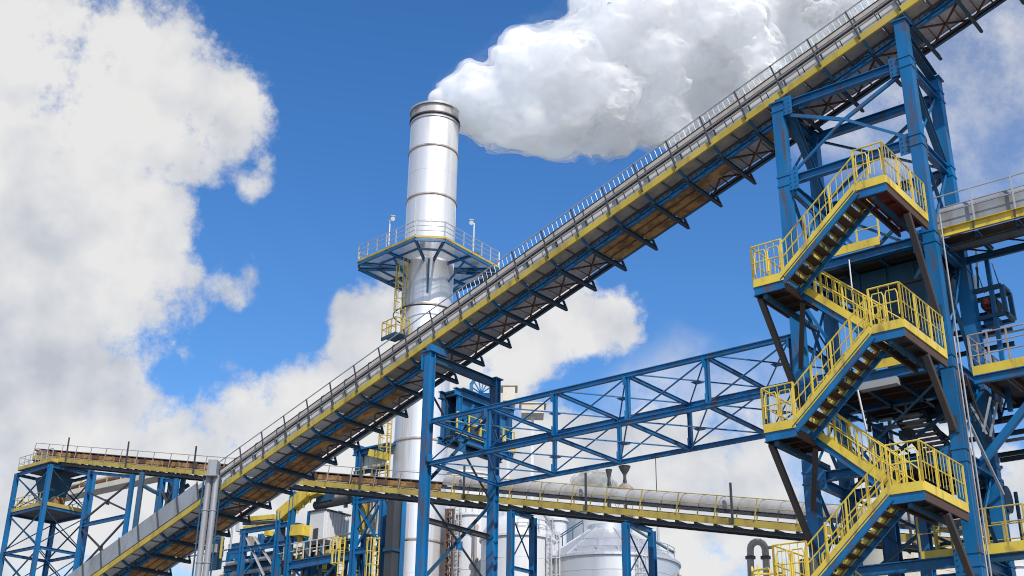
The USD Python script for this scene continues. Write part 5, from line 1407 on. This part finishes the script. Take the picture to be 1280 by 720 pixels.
# ------------------------------------------------------------------ steam: nested shells of droplets around an uneven core
def surface_nets(val, level, org, h):
    """a smooth closed surface where the grid of values crosses the level."""
    ins = val > level
    nx, ny, nz = val.shape
    acc = np.zeros((nx - 1, ny - 1, nz - 1, 3))
    cnt = np.zeros((nx - 1, ny - 1, nz - 1))
    corner = [(i, j, k) for i in (0, 1) for j in (0, 1) for k in (0, 1)]
    cut = lambda c: (slice(c[0], c[0] + nx - 1), slice(c[1], c[1] + ny - 1), slice(c[2], c[2] + nz - 1))
    for a in corner:
        for ax in range(3):
            if a[ax]:
                continue
            b = tuple(v + (i == ax) for i, v in enumerate(a))
            va, vb = val[cut(a)], val[cut(b)]
            x = ins[cut(a)] != ins[cut(b)]
            t = np.where(x, (level - va) / np.where(np.abs(vb - va) < 1e-9, 1, vb - va), 0)
            for i in range(3):
                acc[..., i] += np.where(x, a[i] + (t if i == ax else 0), 0)
            cnt += x
    on = cnt > 0
    ids = -np.ones(on.shape, int)
    ids[on] = np.arange(on.sum())
    V = (np.argwhere(on) + acc[on] / cnt[on][:, None]) * h + org
    F = []
    for ax in range(3):
        o1, o2 = [i for i in range(3) if i != ax]
        lo = [slice(1, -1)] * 3; lo[ax] = slice(0, -1)
        hi = list(lo); hi[ax] = slice(1, None)
        a, b = ins[tuple(lo)], ins[tuple(hi)]
        idx = np.argwhere(a != b)
        flip = a[a != b]
        base = idx + 1; base[:, ax] -= 1
        q = []
        for d1, d2 in ((0, 0), (1, 0), (1, 1), (0, 1)):
            c = base.copy(); c[:, o1] -= d1; c[:, o2] -= d2
            q.append(ids[c[:, 0], c[:, 1], c[:, 2]])
        q = np.stack(q, 1)
        if ax == 1:
            flip = ~flip
        q[~flip] = q[~flip][:, ::-1]
        F.append(q)
    F = np.vstack(F)
    F = F[(F >= 0).all(1)]
    return V, np.vstack([F[:, [0, 1, 2]], F[:, [0, 2, 3]]])


def droplets(name, colour, a0, a1, scale, trans=0.45):
    return usdkit.material(stage, '/World/Looks/' + name, {
        'g': ('geometry', {}), 'n': ('noise_texture', {'scale': scale, 'detail': 3.0, 'roughness': 0.5}),
        'a': ('map_range', {'range_type': 'smoothstep', 'from_min': 0.36, 'from_max': 0.64, 'to_min': a0, 'to_max': a1, 'clamp': True}),
        'a0': ('math', {'math_type': 'maximum', 'value2': 0.0}),
        'f': ('noise_texture', {'scale': scale * 0.8, 'detail': 5.0, 'roughness': 0.6}), 'b': ('bump', {'strength': 0.02, 'distance': 0.3}), 'd': ('diffuse_bsdf', {'color': colour}), 't': ('translucent_bsdf', {'color': colour}), 'm': ('mix_closure', {'fac': trans}),
        'x': ('transparent_bsdf', {}), 'o': ('mix_closure', {})},
        [('g.position', 'n.vector'), ('g.position', 'f.vector'), ('f.fac', 'b.height'), ('b.normal', 'd.normal'), ('n.fac', 'a.value'), ('d.BSDF', 'm.closure1'), ('t.BSDF', 'm.closure2'), ('x.BSDF', 'o.closure1'), ('m.closure', 'o.closure2'), ('a.result', 'a0.value1'), ('a0.value', 'o.fac')], surface='o.closure')


def haze_material(name, cs, dens, nscale):
    """thin droplets that fray out round the core."""
    n = {'g': ('geometry', {}), 'no': ('noise_texture', {'scale': nscale, 'detail': 5.0, 'roughness': 0.6}), 'na': ('math', {'math_type': 'multiply_add', 'value2': 1.5, 'value3': -0.75})}
    l = [('g.position', 'no.vector'), ('no.fac', 'na.value1')]
    prev = None
    for i, (c, r) in enumerate(cs):
        n[f'd{i}'] = ('vector_math', {'math_type': 'distance', 'vector2': tuple(c)})
        n[f'm{i}'] = ('map_range', {'from_min': 0.0, 'from_max': r, 'to_min': 1.0, 'to_max': 0.0, 'clamp': False})
        l += [('g.position', f'd{i}.vector1'), (f'd{i}.value', f'm{i}.value')]
        if prev:
            n[f'x{i}'] = ('math', {'math_type': 'maximum'})
            l += [(prev, f'x{i}.value1'), (f'm{i}.result', f'x{i}.value2')]
            prev = f'x{i}.value'
        else:
            prev = f'm{i}.result'
    n['sum'] = ('math', {'math_type': 'add'})
    n['den'] = ('map_range', {'range_type': 'smoothstep', 'from_min': -0.12, 'from_max': 0.30, 'to_min': 0.0, 'to_max': dens, 'clamp': True})
    n['v'] = ('principled_volume', {'color': (0.998, 0.996, 0.99), 'anisotropy': 0.0})
    l += [(prev, 'sum.value1'), ('na.value', 'sum.value2'), ('sum.value', 'den.value'), ('den.result', 'v.density')]
    return usdkit.material(stage, '/World/Looks/' + name, n, l, volume='v.volume')


def steam(name, blobs, depth, drift, h, levels, amp, fr_, label, category, colour):
    cs = [(at(px, py, depth + drift * (px - blobs[0][0])), r / FOCAL * (depth + drift * (px - blobs[0][0]))) for px, py, r in blobs]
    lo = np.min([c - r * 1.4 for c, r in cs], 0)
    hi = np.max([c + r * 1.4 for c, r in cs], 0)
    ax = [np.arange(l, u + h, h) for l, u in zip(lo, hi)]
    P = np.stack(np.meshgrid(*ax, indexing='ij'), -1)
    f = np.full(P.shape[:3], -1.0)
    for c, r in cs:
        f = np.maximum(f, 1.0 - np.linalg.norm(P - c, axis=-1) / r)
    base = f.copy()
    wisp = sum(0.5 ** o * (meshkit.noise(P * fr_ * 2.05 ** o, 3 + o) - 0.5) for o in range(5)) / 1.75
    f = f + amp * wisp
    f[[0, -1]] = f[:, [0, -1]] = f[:, :, [0, -1]] = -1
    th = Thing(name, label, category, cs[0][0])
    for nm, lev, mat in levels:
        if mat is None:
            base[[0, -1]] = base[:, [0, -1]] = base[:, :, [0, -1]] = -1
            V, F = surface_nets(base[::3, ::3, ::3], lev, lo, h * 3)
            th.part(nm, (V, F), haze_material(name + '_haze_droplets', cs, 0.09, 0.45), smooth=False)
            continue
        V, F = surface_nets(f, lev, lo, h)
        V, F = keep_big(V, F)
        th.part(nm, (V, F), mat, smooth=True)
    return th


def keep_big(V, F, least=60):
    """drops stray crumbs of a few faces."""
    from scipy.sparse import coo_matrix
    from scipy.sparse.csgraph import connected_components
    n = len(V)
    g = coo_matrix((np.ones(len(F) * 2), (np.r_[F[:, 0], F[:, 1]], np.r_[F[:, 1], F[:, 2]])), (n, n))
    _, lab = connected_components(g, directed=False)
    big = np.bincount(lab) > least
    F = F[big[lab[F[:, 0]]]]
    used = np.unique(F)
    new = -np.ones(n, int); new[used] = np.arange(len(used))
    return V[used], new[F]


STEAM = (0.97, 0.965, 0.955)
CORE = usdkit.material(stage, '/World/Looks/steam_core_droplets', {
    'g': ('geometry', {}), 'f': ('noise_texture', {'scale': 0.9, 'detail': 6.0, 'roughness': 0.62}), 'b': ('bump', {'strength': 0.02, 'distance': 0.3}),
    'p': ('principled_bsdf', {'base_color': (0.997, 0.993, 0.985), 'roughness': 1.0, 'specular_ior_level': 0.0, 'subsurface_method': 'random_walk', 'subsurface_weight': 1.0,
                              'subsurface_scale': 1.0, 'subsurface_radius': (5.5, 5.5, 5.5), 'subsurface_ior': 1.01})},
    [('g.position', 'f.vector'), ('f.fac', 'b.height'), ('b.normal', 'p.normal')], surface='p.BSDF')
steam('steam_plume', [(550, 124, 17), (574, 122, 34), (605, 124, 54), (650, 120, 68), (700, 108, 84), (690, 146, 52), (750, 96, 90), (762, 158, 46), (795, 68, 104), (822, 110, 76), (862, 58, 106), (905, 36, 106), (885, 88, 64), (955, 2, 104), (1010, -34, 100)],
      float((CH + Z * TOP - EYE) @ FWD) + 0.5, 0.02, 0.20, [('steam_core', 0.14, CORE), ('steam_veil', 0.07, droplets('thin_droplets', STEAM, 0.0, 0.6, 0.35, 0.5)), ('steam_veil', 0.01, droplets('thinnest_droplets', STEAM, 0.0, 0.35, 0.3, 0.5)), ('steam_haze', -0.22, None)],
      1.15, 0.24, 'thick white steam plume blowing to the right from the chimney top', 'steam', STEAM)
steam('smoke_puff', [(722, 606, 14), (735, 602, 19), (750, 604, 17), (762, 609, 11)], 108.0, 0.0, 0.16,
      [('smoke_core', 0.22, droplets('brown_smoke', (0.34, 0.325, 0.28), 0.05, 0.5, 1.2)), ('smoke_veil', 0.02, droplets('thin_brown_smoke', (0.36, 0.34, 0.29), 0.0, 0.5, 1.0))],
      0.9, 0.6, 'small puff of olive grey smoke above the thin conveyor left of the vents', 'smoke', STEAM)
